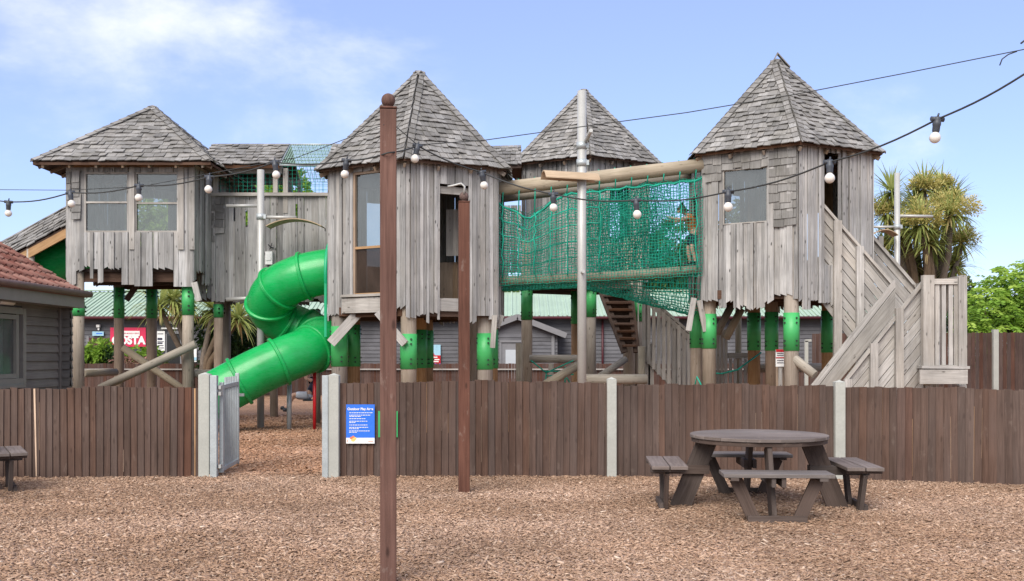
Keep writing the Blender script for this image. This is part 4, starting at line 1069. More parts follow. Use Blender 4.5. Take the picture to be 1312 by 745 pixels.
# ------------------------------------------------------------------ lamp posts with curved plywood reflectors
def arcshade(mb, c, ax, w, ln, rise, th=.02, n=12, up=Z):
    c = V(c); ax = V(ax).normalized(); sd = ax.cross(up).normalized()
    pts = []
    for i in range(n+1):
        t = -1+2*i/n; pts.append((t*w/2, rise*(1-t*t)))
    for i in range(n):
        p = []
        a, b = pts[i], pts[i+1]
        for e in (-1, 1):
            for q in (a, b):
                for h in (0, th): p.append(c+ax*(e*ln/2)+sd*q[0]+Z*(q[1]+h))
        mb.box8(p, ln, .05, th, .5)
def lamp_post(label, px, Y, r, pyt, arms, shade, stub=None, clamp=None):
    x = sx(px, Y); h = sz(pyt, Y)
    root = thing('lamp_post', label, 'lamp post', (x, Y, 0), 'grey metal posts with curved wooden reflectors')
    m = MB(); m.tube([(x, Y, -.03), (x, Y, h)], r, 16)
    m.build('pole', M['steel'], root)
    for a, b, ar in arms:
        m = MB(); m.tube([at(*a, Y), at(*b, Y)], ar, 12); m.build('arm', M['steel'], root)
    m = MB(); arcshade(m, *shade); m.build('reflector', M['ply'], root)
    for z in clamp or ():
        m = MB(); m.tube([(x, Y, z-.06), (x, Y, z+.06)], r+.016, 16); m.box((x+r+.02, Y-.03, z), (.05, .05, .09)); m.build('clamp', M['galv'], root)
    return root
Y = 21.4
lamp_post('slim grey lamp post in front of the boarded walkway, left of the tube slide', 334, Y, .075, 218, (((290, 264), (331, 264), .035), ((337, 278.5), (380, 279), .035)),
          (at(379, 292, Y-.2), (0, 1, 0), 1.15, .45, .15), clamp=(sz(278, Y),))
Y = 18.4
lp = lamp_post('tall grey lamp post in front of the net bridge, with short wooden reflector', 745.5, Y, .082, 117, (((741, 222), (715, 231), .03),), (at(731, 231, Y-.15), (1, .35, 0), .26, 1.05, .13), clamp=(sz(209, Y), sz(187, Y)))
m = MB(); p = at(750, 183, Y); m.tube([p, p+V((.06, -.55, .10))], .035, 10); m.build('arm', M['steel'], lp)
m = MB(); p = at(745, 350, Y); m.tube([p+V((0, .0, 0)), p+V((.02, -.22, .01))], .03, 10); m.build('arm', M['steel'], lp)
Y = 24.5
lamp_post('slim grey lamp post in front of the cabbage palm beside the staircase', 1149.5, Y, .066, 222, (((1152, 277), (1195, 277.5), .035), ((1118, 291), (1148, 291), .03)),
          (at(1131, 303, Y-.15), (0, 1, 0), .6, .4, .13), clamp=(sz(291, Y),))

# ------------------------------------------------------------------ timber staircase at the right tower
st = thing('timber_staircase', 'grey timber staircase with boarded sides climbing to the right-hand tower', 'staircase', (7.2, 19.6, 0))
def inpoly_boards(mb, poly, Y, ang, bw, t=.03, yoff=0):
    """boards at the given angle clipped to a convex polygon in the plane of constant Y"""
    Pp = [(p.x, p.z) for p in poly]; c, s_ = math.cos(ang), math.sin(ang)
    loc = [(x*c+z*s_, -x*s_+z*c) for x, z in Pp]
    lo, hi = min(q[1] for q in loc), max(q[1] for q in loc)
    def clip(pl, k, sign):
        out = []
        for i in range(len(pl)):
            a, b = pl[i], pl[(i+1) % len(pl)]; fa, fb = (a[1]-k)*sign, (b[1]-k)*sign
            if fa >= 0: out.append(a)
            if fa*fb < 0: tt = fa/(fa-fb); out.append((a[0]+(b[0]-a[0])*tt, a[1]+(b[1]-a[1])*tt))
        return out
    y = lo
    while y < hi-.005:
        pl = clip(clip(loc, y+.007, 1), min(y+bw, hi)-.007, -1)
        if len(pl) >= 3:
            off = ru(0, .008)
            b0 = len(mb.v); r = rnd(); ou, ov = rnd()*20, rnd()*40; k = len(pl)
            for dy in (0, t): mb.v.extend([(u*c-v*s_, Y+yoff-off+dy, u*s_+v*c) for u, v in pl])
            U = [(ou+v, ov+u) for u, v in pl]
            mb.face(tuple(range(b0, b0+k)), U, r); mb.face(tuple(range(b0+2*k-1, b0+k-1, -1)), U[::-1], r)
            for q in range(k):
                q2 = (q+1) % k; mb.face((b0+q2, b0+q, b0+k+q, b0+k+q2), [(ou, ov), (ou, ov+.1), (ou+.03, ov+.1), (ou+.03, ov)], r)
        y += bw
def panel(name, px, Y, ang, bw, mat='greyside', t=.03):
    m = MB(); inpoly_boards(m, [at(*p, Y) for p in px], Y, R(ang), bw, t); return m.build(name, M[mat], st)
def brd(name, a, b, Y, w, t=.05, mat='greyside', Yb=None, side=None):
    m = MB(); A_, B_ = at(*a, Y), at(*b, Yb or Y); s_ = V((B_.z-A_.z, 0, -(B_.x-A_.x))) if side is None else V(side)
    m.plank(A_, B_, s_ if s_.length > 1e-4 else (1, 0, 0), w, t); return m.build(name, M[mat], st)
YU, YV, YL, YM = 19.75, 20.7, 19.2, 18.75
panel('side_panel', [(1050, 260), (1145, 368), (1145, 470), (1110, 464), (1050, 384)], YU, -51, .155)
brd('handrail', (1050, 258), (1146, 368), YU-.03, .05, .09)
for px, a, b in ((1073, 283, 460), (1101.5, 316, 500), (1052, 258, 380)): brd('post', (px, b), (px, a), YU-.06, .15 if px == 1073 else .14 if px == 1101.5 else .06, .09, side=(1, 0, 0))
m = MB(); inpoly_boards(m, [at(1074, 254, YV), at(1174, 370, YV), at(1174, 400, YV), at(1150, 400, YV), at(1074, 300, YV)], YV, R(-49.5), .22); m.build('side_panel', M['greyside'], st)
brd('handrail', (1073, 252), (1175, 370), YV-.03, .06, .1)
brd('post', (1128, 420), (1128, 303), YV+.06, .10, .09, side=(1, 0, 0)); brd('post', (1168, 480), (1168, 372), YV+.06, .10, .09, side=(1, 0, 0))
# lower flight
m = MB(); inpoly_boards(m, [at(1147, 357, YL), at(1147, 402, YL), at(1066, 500, YL), at(1030, 505, YL)], YL, R(52), .30, .045); m.build('stringer', M['greyside'], st)
panel('side_panel', [(1183, 362), (1183, 500), (1078, 500), (1084, 487)], YM, 51, .15)
brd('handrail', (1080, 492), (1183, 361), YM-.03, .05, .09)
for px, a in ((1119.5, 440), (1152, 395), (1086, 486)): brd('post', (px, 560), (px, a), YM-.07, .14, .09, side=(1, 0, 0))
# treads (between the side panels)
m = MB()
for k in range(9):
    t = k/8; p = at(1060+75*t, 330+85*t, YU); m.box((p.x, (YU+YV)/2, p.z), (.26, YV-YU-.08, .05))
for k in range(8):
    t = k/7; p = at(1062+98*t, 540-95*t, YM); m.box((p.x, (YM+YL)/2, p.z), (.26, YL-YM-.06, .05))
m.build('treads', M['greyside'], st)
p0, p1 = at(1150, 470, YM), at(1238, 470, YM)
m = MB(); m.prism([(p0.x, YM+.05, 1.28), (p1.x, YM+.05, 1.28), (p1.x, YV, 1.28), (p0.x, YV, 1.28)], (0, 0, .06)); m.build('landing', M['greyside'], st)
YB = 18.6
for px, a, w in ((1188.5, 353, .20), (1232, 355, .15)): brd('post', (px, 475), (px, a), YB, w, .12, side=(1, 0, 0))
for px in (1188.5, 1232): brd('post', (px, 560), (px, 494), YB+.25, .14, .12, side=(1, 0, 0))
brd('rail', (1196, 361), (1226, 361), YB+.0, .10, .07, side=(0, 0, 1)); brd('rail', (1196, 471), (1226, 471), YB, .09, .07, side=(0, 0, 1))
for px in (1200.5, 1209, 1218, 1224.5): brd('slat', (px, 468), (px, 364), YB+.01, .074, .03, side=(1, 0, 0))
brd('rail', (1178, 483), (1239, 483), YB-.09, .26, .06, side=(0, 0, 1))
brd('ledge', (1178, 470.5), (1239, 471), YB-.0, .05, .24, side=(0, 0, 1))
for y in (YB+.5, YB+1.0, YB+1.5):
    x = at(1232, 400, YB).x; m = MB(); m.plank((x, y, 1.3), (x, y, 2.9), (0, 1, 0), .085, .03); m.build('slat', M['greyside'], st)
m = MB(); x = at(1232, 400, YB).x; m.plank((x, YB+.1, 2.95), (x, YV, 2.95), Z, .1, .07); m.build('rail', M['greyside'], st)
brd('post', (1232, 497), (1232, 353), YV, .14, .12, side=(1, 0, 0))

# ------------------------------------------------------------------ rear steps and log trail behind the bridge
rs = thing('rear_staircase', 'open-tread wooden steps with slatted sides rising under the green net bridge', 'staircase', (3.2, 24.6, 0))
a0, a1 = at(768, 366, 25.0), at(797, 452, 25.0); b0, b1 = at(806, 366, 25.0), at(812, 452, 25.0)
for (a, b) in ((a0, a1), (b0, b1)):
    m = MB(); m.plank(a, b+V((0, -.6, 0)), (1, 0, 0), .16, .07); m.build('stringer', M['dark'], rs)
m = MB()
for k in range(9):
    t = (k+.4)/9.4; p, q = a0.lerp(a1+V((0, -.6, 0)), t), b0.lerp(b1+V((0, -.6, 0)), t)
    m.plank(p, q, (0, 1, .2), .24, .04); m.plank(p+V((0, .1, .09)), q+V((0, .1, .09)), Z, .16, .02)
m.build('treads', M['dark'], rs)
YR = 23.6
m = MB(); topa, topb, bota, botb = at(822, 372, YR), at(912, 452, YR), at(822, 452, YR), at(912, 545, YR)
m.plank(topa, topb, (0, 1, 0), .10, .06); m.plank(topa+V((0, .0, -.12)), topb+V((0, 0, -.12)), Z, .10, .045); m.plank(bota, botb, Z, .14, .05); m.build('handrail', M['greyside'], rs)
m = MB()
for k in range(14):
    t = (k+.4)/14; p = topa.lerp(topb, t); q = bota.lerp(botb, t); m.plank(q+V((0, -.035, -.1)), p+V((0, -.035, -.05)), (1, 0, 0), .078, .025)
m.build('slats', M['greyside'], rs)
topa2, bota2 = V((0, 1.0, 0)), V((0, 1.0, 0))
m = MB(); m.plank(topa+topa2, topb+topa2, (0, 1, 0), .10, .06)
for k in range(14):
    t = (k+.4)/14; p = topa.lerp(topb, t)+topa2; q = bota.lerp(botb, t)+topa2; m.plank(q, p, (1, 0, 0), .03, .025)
m.build('slats', M['greyside'], rs)
for px, a in ((829, 372), (866, 408), (834, 440)):
    m = MB(); p = at(px, a, YR+.1); m.plank((p.x, p.y, 0), p, (1, 0, 0), .13, .1); m.build('post', M['greyside'], rs)

def logt(label, a, b, ya, yb, r, mat='log', name='log'):
    m = MB(); m.tube([at(*a, ya), at(*b, yb)], r, 14); return tag(m.build(name, M[mat]), label, 'log')
logt('horizontal log rail between two posts, behind the tall lamp post', (678, 460), (742, 460), 24.5, 24.5, .10)
logt('sloping log leaning down to the left beside the tall lamp post', (684, 502), (741, 468), 22.5, 23.2, .10)
logt('sloping log rising right toward the thick post under the rear steps', (752, 494), (801, 461), 23.0, 24, .085)
logt('horizontal log just above the fence right of the tall lamp post', (748, 486), (829, 486), 22.0, 22.0, .11)
logt('upright log with rounded head beside the back tower post', (665, 540), (665, 440), 25.0, 25.0, .085)
logt('upright log standing at the foot of the rear steps', (822, 540), (822, 444), 23.3, 23.3, .085)
logt('short pale upright post in the log trail behind the lamp post', (706, 540), (706, 466), 26, 26, .07)
logt('leaning log sloping down right from the right tower front post', (1008, 452), (1044, 481), 19.6, 19.2, .09)
logt('horizontal log rail behind the right tower posts', (956, 472), (1062, 471), 23.2, 23.2, .10)
logt('leaning pale log rising under the right tower floor, left one', (918, 428), (937, 392), 22.5, 22.5, .085)
logt('leaning pale log rising under the right tower floor, right one', (930, 434), (950, 396), 22.3, 22.3, .085)
logt('upright round-headed log behind the right tower front post', (1001, 540), (1001, 467), 21.0, 20.6, .11, 'newpost')
logt('slim pale log standing beneath the right tower floor', (946, 540), (946, 396), 23.5, 23.5, .07)
sp = thing('slatted_panel', 'low slatted timber barrier standing beneath the right tower', 'barrier', (4.9, 23.4, 0))
yq = 23.4; m = MB()
m.plank(at(932, 456, yq), at(958, 456, yq), Z, .13, .1); m.build('rail', M['greyside'], sp); m = MB(); m.plank(at(918, 425, yq), at(931, 425, yq), (0, 1, 0), .14, .08); m.build('rail', M['greyside'], sp)
m = MB()
for px, a in ((920, 427), (925, 427), (930, 427), (936, 460), (942, 460), (949, 460), (955, 460)): p = at(px, a, yq+.02); m.plank((p.x, p.y, 0), p, (1, 0, 0), .075, .04)
m.build('slats', M['greyside'], sp)
rn_ = thing('rope_net', 'green rope web tied between low posts behind the tall lamp post', 'rope net', (1.0, 24.3, 0))
m = MB()
for a, b in (((680, 462), (700, 478)), ((700, 478), (735, 462)), ((700, 478), (698, 500)), ((698, 476), (720, 476)), ((720, 476), (735, 497)), ((724, 470), (724, 500)), ((700, 482), (735, 480))): m.tube([at(*a, 24.3), at(*b, 24.3)], .018, 6)
m.build('rope', M['net'], rn_)
r2 = MB(); r2.tube([at(906, 478, 20.5), at(925, 479, 21.5), at(945, 474, 22), at(975, 452, 22.5)], .018, 6); r2.tube([at(890, 495, 20.6), at(893, 483, 20.6), at(899, 495, 20.5)], .018, 6)
tag(r2.build('rope', M['net']), 'green rope strung between the posts beneath the right tower', 'rope')
ns = thing('notice_sign', 'small white notice with red bands between right tower posts', 'sign', at(999.5, 470, 20.3))
m = MB(); m.prism([at(994, 470, 20.3), at(1005.5, 470, 20.3), at(1005.5, 448, 20.3), at(994, 448, 20.3)], (0, .02, 0)); m.build('board', M['white'], ns)
m = MB()
for z in (449.5, 458.5): m.plank(at(994.2, z, 20.29), at(1005.3, z, 20.29), Z, .05 if z < 455 else .02, .006)
m.build('band', M['red'], ns)
m = MB()
for z in (453, 455.5, 462, 465): m.plank(at(995.5, z, 20.29), at(1004, z, 20.29), Z, .012, .004)
m.build('text_lines', M['ink'], ns)
m = MB(); p = at(1000, 470, 20.33); m.plank((p.x, 20.35, 0), (p.x, 20.35, p.z+.2), (1, 0, 0), .07, .05); m.build('post', M['greyside'], ns)

# ------------------------------------------------------------------ back fence, far building
def far_fence(label, P0, P1, h, rail=None, name='picket_fence', bw=.12, mat='backfence', capmat='greyside'):
    P0, P1 = V((*P0, 0)), V((*P1, 0)); L = (P1-P0).length; d = (P1-P0)/L; n = V((d.y, -d.x, 0))
    root = thing(name, label, 'fence', (P0+P1)/2); m = MB(); x = 0
    while x < L:
        c = P0+d*(x+bw/2)+n*ru(0, .012); m.plank(c, c+Z*(h+ru(-.012, .012)), d, bw-.006, .02); x += bw
    m.build('boards', M[mat], root)
    r_ = MB()
    if rail: r_.plank(P0+Z*rail+n*.07, P1+Z*rail+n*.07, n, .09, .05)
    r_.plank(P0+Z*.3-n*.04, P1+Z*.3-n*.04, Z, .08, .05); r_.build('rail', M[capmat], root)
    return root
far_fence('low dark brown fence running along the back of the play area before the grey building', (-18.5, 38.8), (11.5, 38.8), 1.22, 1.0)
far_fence('taller dark brown fence at the right edge beneath the bright green bush', (10.2, 34.5), (20.5, 32.2), 2.28, None)
Yp = 33.2
m = MB(); m.box((sx(1275, Yp), Yp, 1.18), (.17, .15, 2.4)); tag(m.build('concrete_post', M['concrete']), 'pale concrete post in the tall dark fence beneath the green bush', 'post')
for px, py, y, lb in ((606, 465, 30, 'slim pale post standing behind the second brown pole'), (1033, 437, 34, 'slim white post with small cap behind the right tower legs')):
    m = MB(); p = at(px, py, y); m.box((p.x, y, p.z/2), (.11, .1, p.z))
    if px > 1000: m.plank(p+V((-.05, 0, 0)), p+V((.16, 0, .02)), Z, .08, .1)
    tag(m.build('post', M['concrete']), lb, 'post')

fb = thing('long_building', 'long grey clad single-storey building with mint green sheet roof behind the play area', 'building', (-2, 44, 0))
YW = 42.0; xL, xR = -21.0, 15.5
def shiplap(mb, A, B, z0, z1, bh=.15, ops=()):
    A = V((*A, 0)); B = V((*B, 0)); d = (B-A).normalized(); n = V((d.y, -d.x, 0)); L = (B-A).length
    z = z0
    while z < z1-.01:
        h = min(bh, z1-z); br = [(0, L)]
        for o in ops:
            if o[2] < z+h*.5 < o[3]:
                nb_ = []
                for a, b in br:
                    if o[0] > a: nb_.append((a, min(b, o[0])))
                    if o[1] < b: nb_.append((max(a, o[1]), b))
                br = nb_
        for a, b in br:
            if b-a < .02: continue
            p, q = A+d*a, A+d*b; r = rnd(); ou, ov = rnd()*20, rnd()*40
            k = len(mb.v)
            mb.v.extend([tuple(p+Z*z+n*.028), tuple(q+Z*z+n*.028), tuple(q+Z*(z+h)), tuple(p+Z*(z+h)), tuple(p+Z*z-n*.01), tuple(q+Z*z-n*.01)])
            mb.face((k, k+1, k+2, k+3), [(ou, ov), (ou, ov+b-a), (ou+h, ov+b-a), (ou+h, ov)], r)
            mb.face((k+1, k, k+4, k+5), [(ou, ov), (ou, ov+b-a), (ou+.04, ov+b-a), (ou+.04, ov)], r)
        z += h
m = MB(); shiplap(m, (xL, YW), (xR, YW), 0, 3.22, .16); shiplap(m, (xR, YW), (xR, YW+6), 0, 3.22, .16); shiplap(m, (xL, YW+6), (xL, YW), 0, 3.22, .16); m.build('wall', M['clad'], fb)
m = MB(); ez, rz = 3.14, 4.35
e0, e1, r0, r1 = V((xL-.4, YW-.45, ez)), V((xR+.4, YW-.45, ez)), V((xL-.4, YW+3, rz)), V((xR+.4, YW+3, rz))
m.prism([e0, e1, r1, r0], (0, .01, -.05)); m.prism([r0, r1, r1+V((0, 3.4, -1.2)), r0+V((0, 3.4, -1.2))], (0, 0, -.05))
up = (r0-e0); x = xL-.3; nn = V((1, 0, 0)).cross(up).normalized()
while x < xR+.4:
    a = V((x, e0.y-.03, ez))+nn*.022; m.plank(a-nn*.004, a-nn*.004+up, (1, 0, 0), .065, .042); m.plank(a+V((.19, 0, -.008)), a+up+V((.19, 0, -.008)), (1, 0, 0), .03, .02); x += .38
m.plank(r0+Z*.06, r1+Z*.06, (0, 1, 0), .3, .04)
m.build('roof', M['mint'], fb)
m = MB(); m.tube([(xL, YW-.5, ez-.07), (xR, YW-.5, ez-.07)], .06, 8); m.build('gutter', M['maroon'], fb)
for px in (772, 1084): 
    m = MB(); m.tube([(sx(px, 41.9), 41.88, 0), (sx(px, 41.9), 41.88, 3.05)], .045, 8); m.build('downpipe', M['maroon'], fb)
# gabled porch
YG = 40.6; cx, hw, za, ze_ = sx(663, YG), 1.85, sz(407, YG), sz(428.5, YG)
m = MB(); shiplap(m, (cx-1.6, YG), (cx+1.6, YG), 0, ze_+.02, .15, [(1.6-.72, 1.6-.72+.95, 0, 2.05)])
k = len(m.v); m.v.extend([(cx-1.75, YG, ze_-.02), (cx+1.75, YG, ze_-.02), (cx, YG, za)]); m.face((k, k+1, k+2), [(0, 0), (0, 3), (1, 1.5)], .5)
shiplap(m, (cx+1.6, YG), (cx+1.6, YW), 0, ze_, .15); shiplap(m, (cx-1.6, YW), (cx-1.6, YG), 0, ze_, .15)
o = m.build('porch', M['clad'], fb)
m = MB()
for sg in (-1, 1):
    a, b = V((cx+sg*hw*1.05, 0, ze_-.03)), V((cx, 0, za+.05))
    m.prism([a+V((0, YG-.25, 0)), b+V((0, YG-.25, 0)), b+V((0, YW, 0)), a+V((0, YW, 0))], (0, 0, .07), r=.5)
    m.plank(a+V((0, YG-.28, -.03)), b+V((0, YG-.28, -.03)), Z, .22, .04, r=.5)
m.build('porch_roof', M['trim'], o)
m = MB(); dx = cx-.72; m.box((dx+.04, YG-.01, 1.03), (.08, .08, 2.06)); m.box((dx+.91, YG-.01, 1.03), (.08, .08, 2.06)); m.box((dx+.475, YG-.01, 2.09), (.95, .08, .08)); m.box((dx+.475, YG+.02, 1.02), (.79, .04, 2.04)); od = m.build('door', M['trim'], fb)
m = MB(); m.box((dx+.475, YG-.01, 1.18), (.46, .03, 1.15)); m.build('door_panel', M['opaque'], od)
m = MB(); m.plank((cx+1.42, YG-.05, 0), (cx+1.42, YG-.05, ze_-.05), (1, 0, 0), .12, .05); m.plank((cx+.5, YG-.05, 0), (cx+.5, YG-.05, ze_), (1, 0, 0), .1, .05); m.build('trim', M['trim'], o)
# left part of the building: doors, signs
Yb = YW-.05
def flat(name, a, b, mat, parent, y=Yb, t=.04):
    p, q = at(*a, y), at(*b, y); m = MB(); m.box(((p.x+q.x)/2, y, (p.z+q.z)/2), (abs(q.x-p.x), t, abs(p.z-q.z))); return m.build(name, M[mat], parent)
dr = flat('door', (114, 433), (138, 500), 'maroon', fb); flat('door', (214, 430), (231, 500), 'doordark', fb); flat('door_frame', (211.5, 428), (214, 500), 'trim', fb); flat('door_frame', (231, 428), (236, 500), 'trim', fb)
flat('door_frame', (111, 431), (114, 500), 'trim', fb); flat('ledge', (207, 420), (235, 422), 'white', fb, Yb-.05, .1)
s1 = thing('shop_sign', 'pink coffee shop sign with white lettering on the grey building', 'sign', at(164, 444, Yb-.06))
flat('board', (141.5, 420), (187, 444.5), 'pink', s1, Yb-.06, .05); flat('strip', (157, 424.3), (179, 430.7), 'white', s1, Yb-.09, .03)
p = at(164.5, 436.8, Yb-.10); text('COSTA', p, .44, M['white'], s1, ext=.004, bold=.022, sx_=.95); p = at(168, 427.6, Yb-.11); text('WE PROUDLY SERVE', p, .085, M['pink'], s1, ext=.003, sx_=.8)
s2 = thing('notice_sign', 'pale blue strip sign above the maroon door', 'sign', at(126, 430, Yb-.06)); flat('board', (118.5, 425), (133, 430.5), 'paleblue', s2, Yb-.05); flat('text_lines', (123, 427), (131, 428.2), 'blue', s2, Yb-.072, .008)
s3 = thing('shop_sign', 'cut-out white bar sign high on the grey building wall', 'sign', at(222, 416, Yb-.06))
m = MB(); m.prism([at(*q, Yb-.05) for q in ((213.5, 403), (215, 399.5), (220, 398.5), (222, 400), (228, 400), (233.5, 408), (232, 413.5), (224, 414), (222, 416.5), (220, 415), (215, 414.5))], (0, .03, 0)); m.build('board', M['white'], s3)
text('BAR', at(226.5, 404, Yb-.06), .2, M['ink'], s3, ext=.003, bold=.006)
m = MB(); m.prism([at(*q, Yb-.06) for q in ((215.2, 404), (217.5, 401), (220.5, 404.5), (218, 407.5))], (0, .01, 0)); m.build('emblem', M['ink'], s3)
m = MB(); m.prism([at(*q, Yb-.06) for q in ((215.5, 408), (219, 408), (219, 411.5), (216, 411.5))], (0, .01, 0)); m.build('emblem', M['orangep'], s3)
s4 = thing('poster', 'white poster of text beside the dark doorway', 'poster', at(205, 450, Yb-.06)); flat('board', (200.5, 424.5), (211.3, 450), 'white', s4, Yb-.05)
m = MB()
for z in (428, 433.5, 435, 438, 440, 443, 446): m.plank(at(201.8, z, Yb-.075), at(ru(207, 210.5), z, Yb-.075), Z, .03 if z not in (435, 440) else .06, .01)
m.build('text_lines', M['ink'], s4)
s5 = thing('poster', 'colourful poster on the grey building seen between the middle tower legs', 'poster', at(556, 468, Yb-.06)); flat('board', (551, 442), (564.5, 468), 'paleblue', s5, Yb-.05)
flat('panel', (551.1, 455.5), (564.4, 466), 'red', s5, Yb-.08, .02); flat('panel', (551.1, 466), (564.4, 467.9), 'blue', s5, Yb-.08, .02)
m = MB(); m.prism([at(*q, Yb-.08) for q in ((551.3, 455), (551.3, 450), (553, 448), (557, 455))], (0, .01, 0)); m.build('panel', M['pink'], s5)
m = MB()
for a, b, z in ((552, 560.5, 458), (552, 563, 461), (553, 562, 463.5)): m.plank(at(a, z, Yb-.10), at(b, z, Yb-.10), Z, .045, .01)
m.build('text_lines', M['white'], s5)
s6 = thing('notice_sign', 'white and blue sticker sign beside the palm trunk', 'sign', at(249, 465, Yb-.06)); flat('board', (246, 447), (252, 464), 'white', s6, Yb-.05); flat('band', (246.2, 458), (251.8, 462), 'paleblue', s6, Yb-.08, .02)
m = MB(); p = at(126, 418, Yb-.1); m.box(p, (.13, .12, .11)); m.box(p+V((0, .04, -.12)), (.06, .08, .1)); tag(m.build('wall_lamp', M['white']), 'small white wall lamp above the pale blue strip sign', 'lamp')
flat('fascia_panel', (219.5, 424), (234, 428), 'trim', fb, Yb-.02)

# ------------------------------------------------------------------ brown house at the left
hs = thing('tiled_house', 'dark clad cabin with clay tiled roof at the left edge', 'house', (-10, 15.5, 0))
XH = -7.8; yA, yB = 13.4, 17.5
m = MB(); shiplap(m, (XH, yA), (XH, yB), 0, 2.52, .145, [(14.55-yA, 16.15-yA, 1.1, 2.26)])
shiplap(m, (-7.62, yB), (-7.62, yB+.06), 0, 2.5, .145); shiplap(m, (XH, yB), (-7.62, yB), 0, 2.5, .145)
shiplap(m, (-7.62, yB+.06), (-13.5, yB+.06), 0, 2.5, .145); shiplap(m, (-13.5, yB+.06), (-13.5, yA), 0, 2.5, .145); shiplap(m, (-13.5, yA), (XH, yA), 0, 2.5, .145)
m.build('wall', M['house'], hs)
m = MB(); m.plank((XH+.03, yB-.05, 0), (XH+.03, yB-.05, 2.5), (0, 1, 0), .1, .03); m.build('corner_board', M['house'], hs)
wf = MB(); xw = XH+.02
wf.plank((xw, 16.11, 1.08), (xw, 16.11, 2.28), (0, 1, 0), .10, .09); wf.plank((xw, 14.6, 1.08), (xw, 14.6, 2.28), (0, 1, 0), .10, .09); wf.plank((xw, 14.65, 2.24), (xw, 16.06, 2.24), Z, .10, .085); wf.plank((xw, 14.65, 1.13), (xw, 16.06, 1.13), Z, .10, .085)
wf.plank((xw-.01, 15.94, 1.17), (xw-.01, 15.94, 2.2), (0, 1, 0), .09, .05); wf.plank((xw-.01, 14.65, 2.14), (xw-.01, 15.9, 2.14), Z, .07, .05); wf.plank((xw-.01, 14.65, 1.22), (xw-.01, 15.9, 1.22), Z, .07, .05)
wf.plank((xw+.03, 16.06, 1.06), (xw+.03, 14.6, 1.06), (1, 0, 0), .12, .04); wfo = wf.build('window', M['housetrim'], hs)
gp = MB(); gp.prism([(xw-.03, 14.6, 1.15), (xw-.03, 16.1, 1.15), (xw-.03, 16.1, 2.2), (xw-.03, 14.6, 2.2)], (-.008, 0, 0)); gp.build('pane', M['glass'], wfo)
cu = MB()
for k in range(14):
    y = 15.50+k*.035; cu.plank((xw-.28+.03*(k % 2), y, .95), (xw-.28+.03*(k % 2), y, 2.3), (0, 1, 0), .045, .02)
cu.build('curtain', M['white'], wfo)
# tiled roof: eave along Y at x = -7.42, slope up to the left
ex, ez_, sl_ = -7.42, 2.62, .60
y0_, y1_ = 12.9, 17.68
m = MB(); rowL = .27; k = 0; dirS = V((-1, 0, sl_)).normalized(); nS = V((sl_, 0, 1)).normalized(); tw = .20; seg = 8
while k < 13:
    s0 = k*rowL; p0_ = V((ex, 0, ez_))+dirS*s0; p1_ = V((ex, 0, ez_))+dirS*(s0+rowL+.03)
    ny = int((y1_-y0_)/tw)
    for j in range(ny):
        r = rnd(); prev = None; dj = ru(-.006, .006)
        for q in range(seg+1):
            t = q/seg; y = y0_+(j+t)*tw
            hgt = .028*math.sin(t*2*math.pi)+.012*math.sin(4*math.pi*t)
            a = p0_+nS*(hgt+.045+dj)+V((0, y, 0)); b = p1_+nS*(hgt+.012)+V((0, y, 0)); c = a-nS*.03
            if prev is not None:
                i = len(m.v); m.v.extend([tuple(prev[0]), tuple(a), tuple(b), tuple(prev[1]), tuple(prev[2]), tuple(c)])
                m.face((i, i+1, i+2, i+3), [(0, 0), (.1, 0), (.1, .1), (0, .1)], r, True); m.face((i+4, i+5, i+1, i), [(0, 0), (.1, 0), (.1, .1), (0, .1)], r*.6)
            prev = (a, b, c)
    k += 1
rg = V((ex, 0, ez_))+dirS*(13*rowL)
ro = m.build('roof', M['tile'], hs)
m = MB(); a = V((ex+.03, 0, ez_-.03)); m.prism([a+V((0, y0_, 0)), a+V((0, y1_-.02, 0)), rg+V((0, y1_-.02, -.03)), rg+V((0, y0_, -.03))], (0, 0, -.05)); m.prism([rg+V((0, y0_, -.03)), rg+V((0, y1_-.02, -.03)), rg+V((-3.4, y1_-.02, -2.0)), rg+V((-3.4, y0_, -2.0))], (0, 0, -.05)); m.build('roof_deck', M['tile'], ro)
m = MB(); m.tube([(ex+.07, y0_, ez_-.02), (ex+.07, y1_, ez_-.02)], .055, 10); m.build('gutter', plain('brown_gutter', (.12, .075, .06), .5), hs)
m = MB(); m.plank((ex+.0, y0_, ez_-.16), (ex+.0, y1_-.1, ez_-.16), Z, .2, .03); m.plank((ex-.2, y0_, ez_-.25), (ex-.2, y1_-.1, ez_-.25), (1, 0, 0), .4, .02); m.build('fascia', M['housetrim'], hs)
m = MB(); q = V((XH+.05, 15.75, 2.36)); m.tube([q, q+V((0.0, -.45, 0))], .045, 10); tag(m.build('wall_light', M['white']), 'white tube light under the eaves of the tiled cabin', 'lamp')

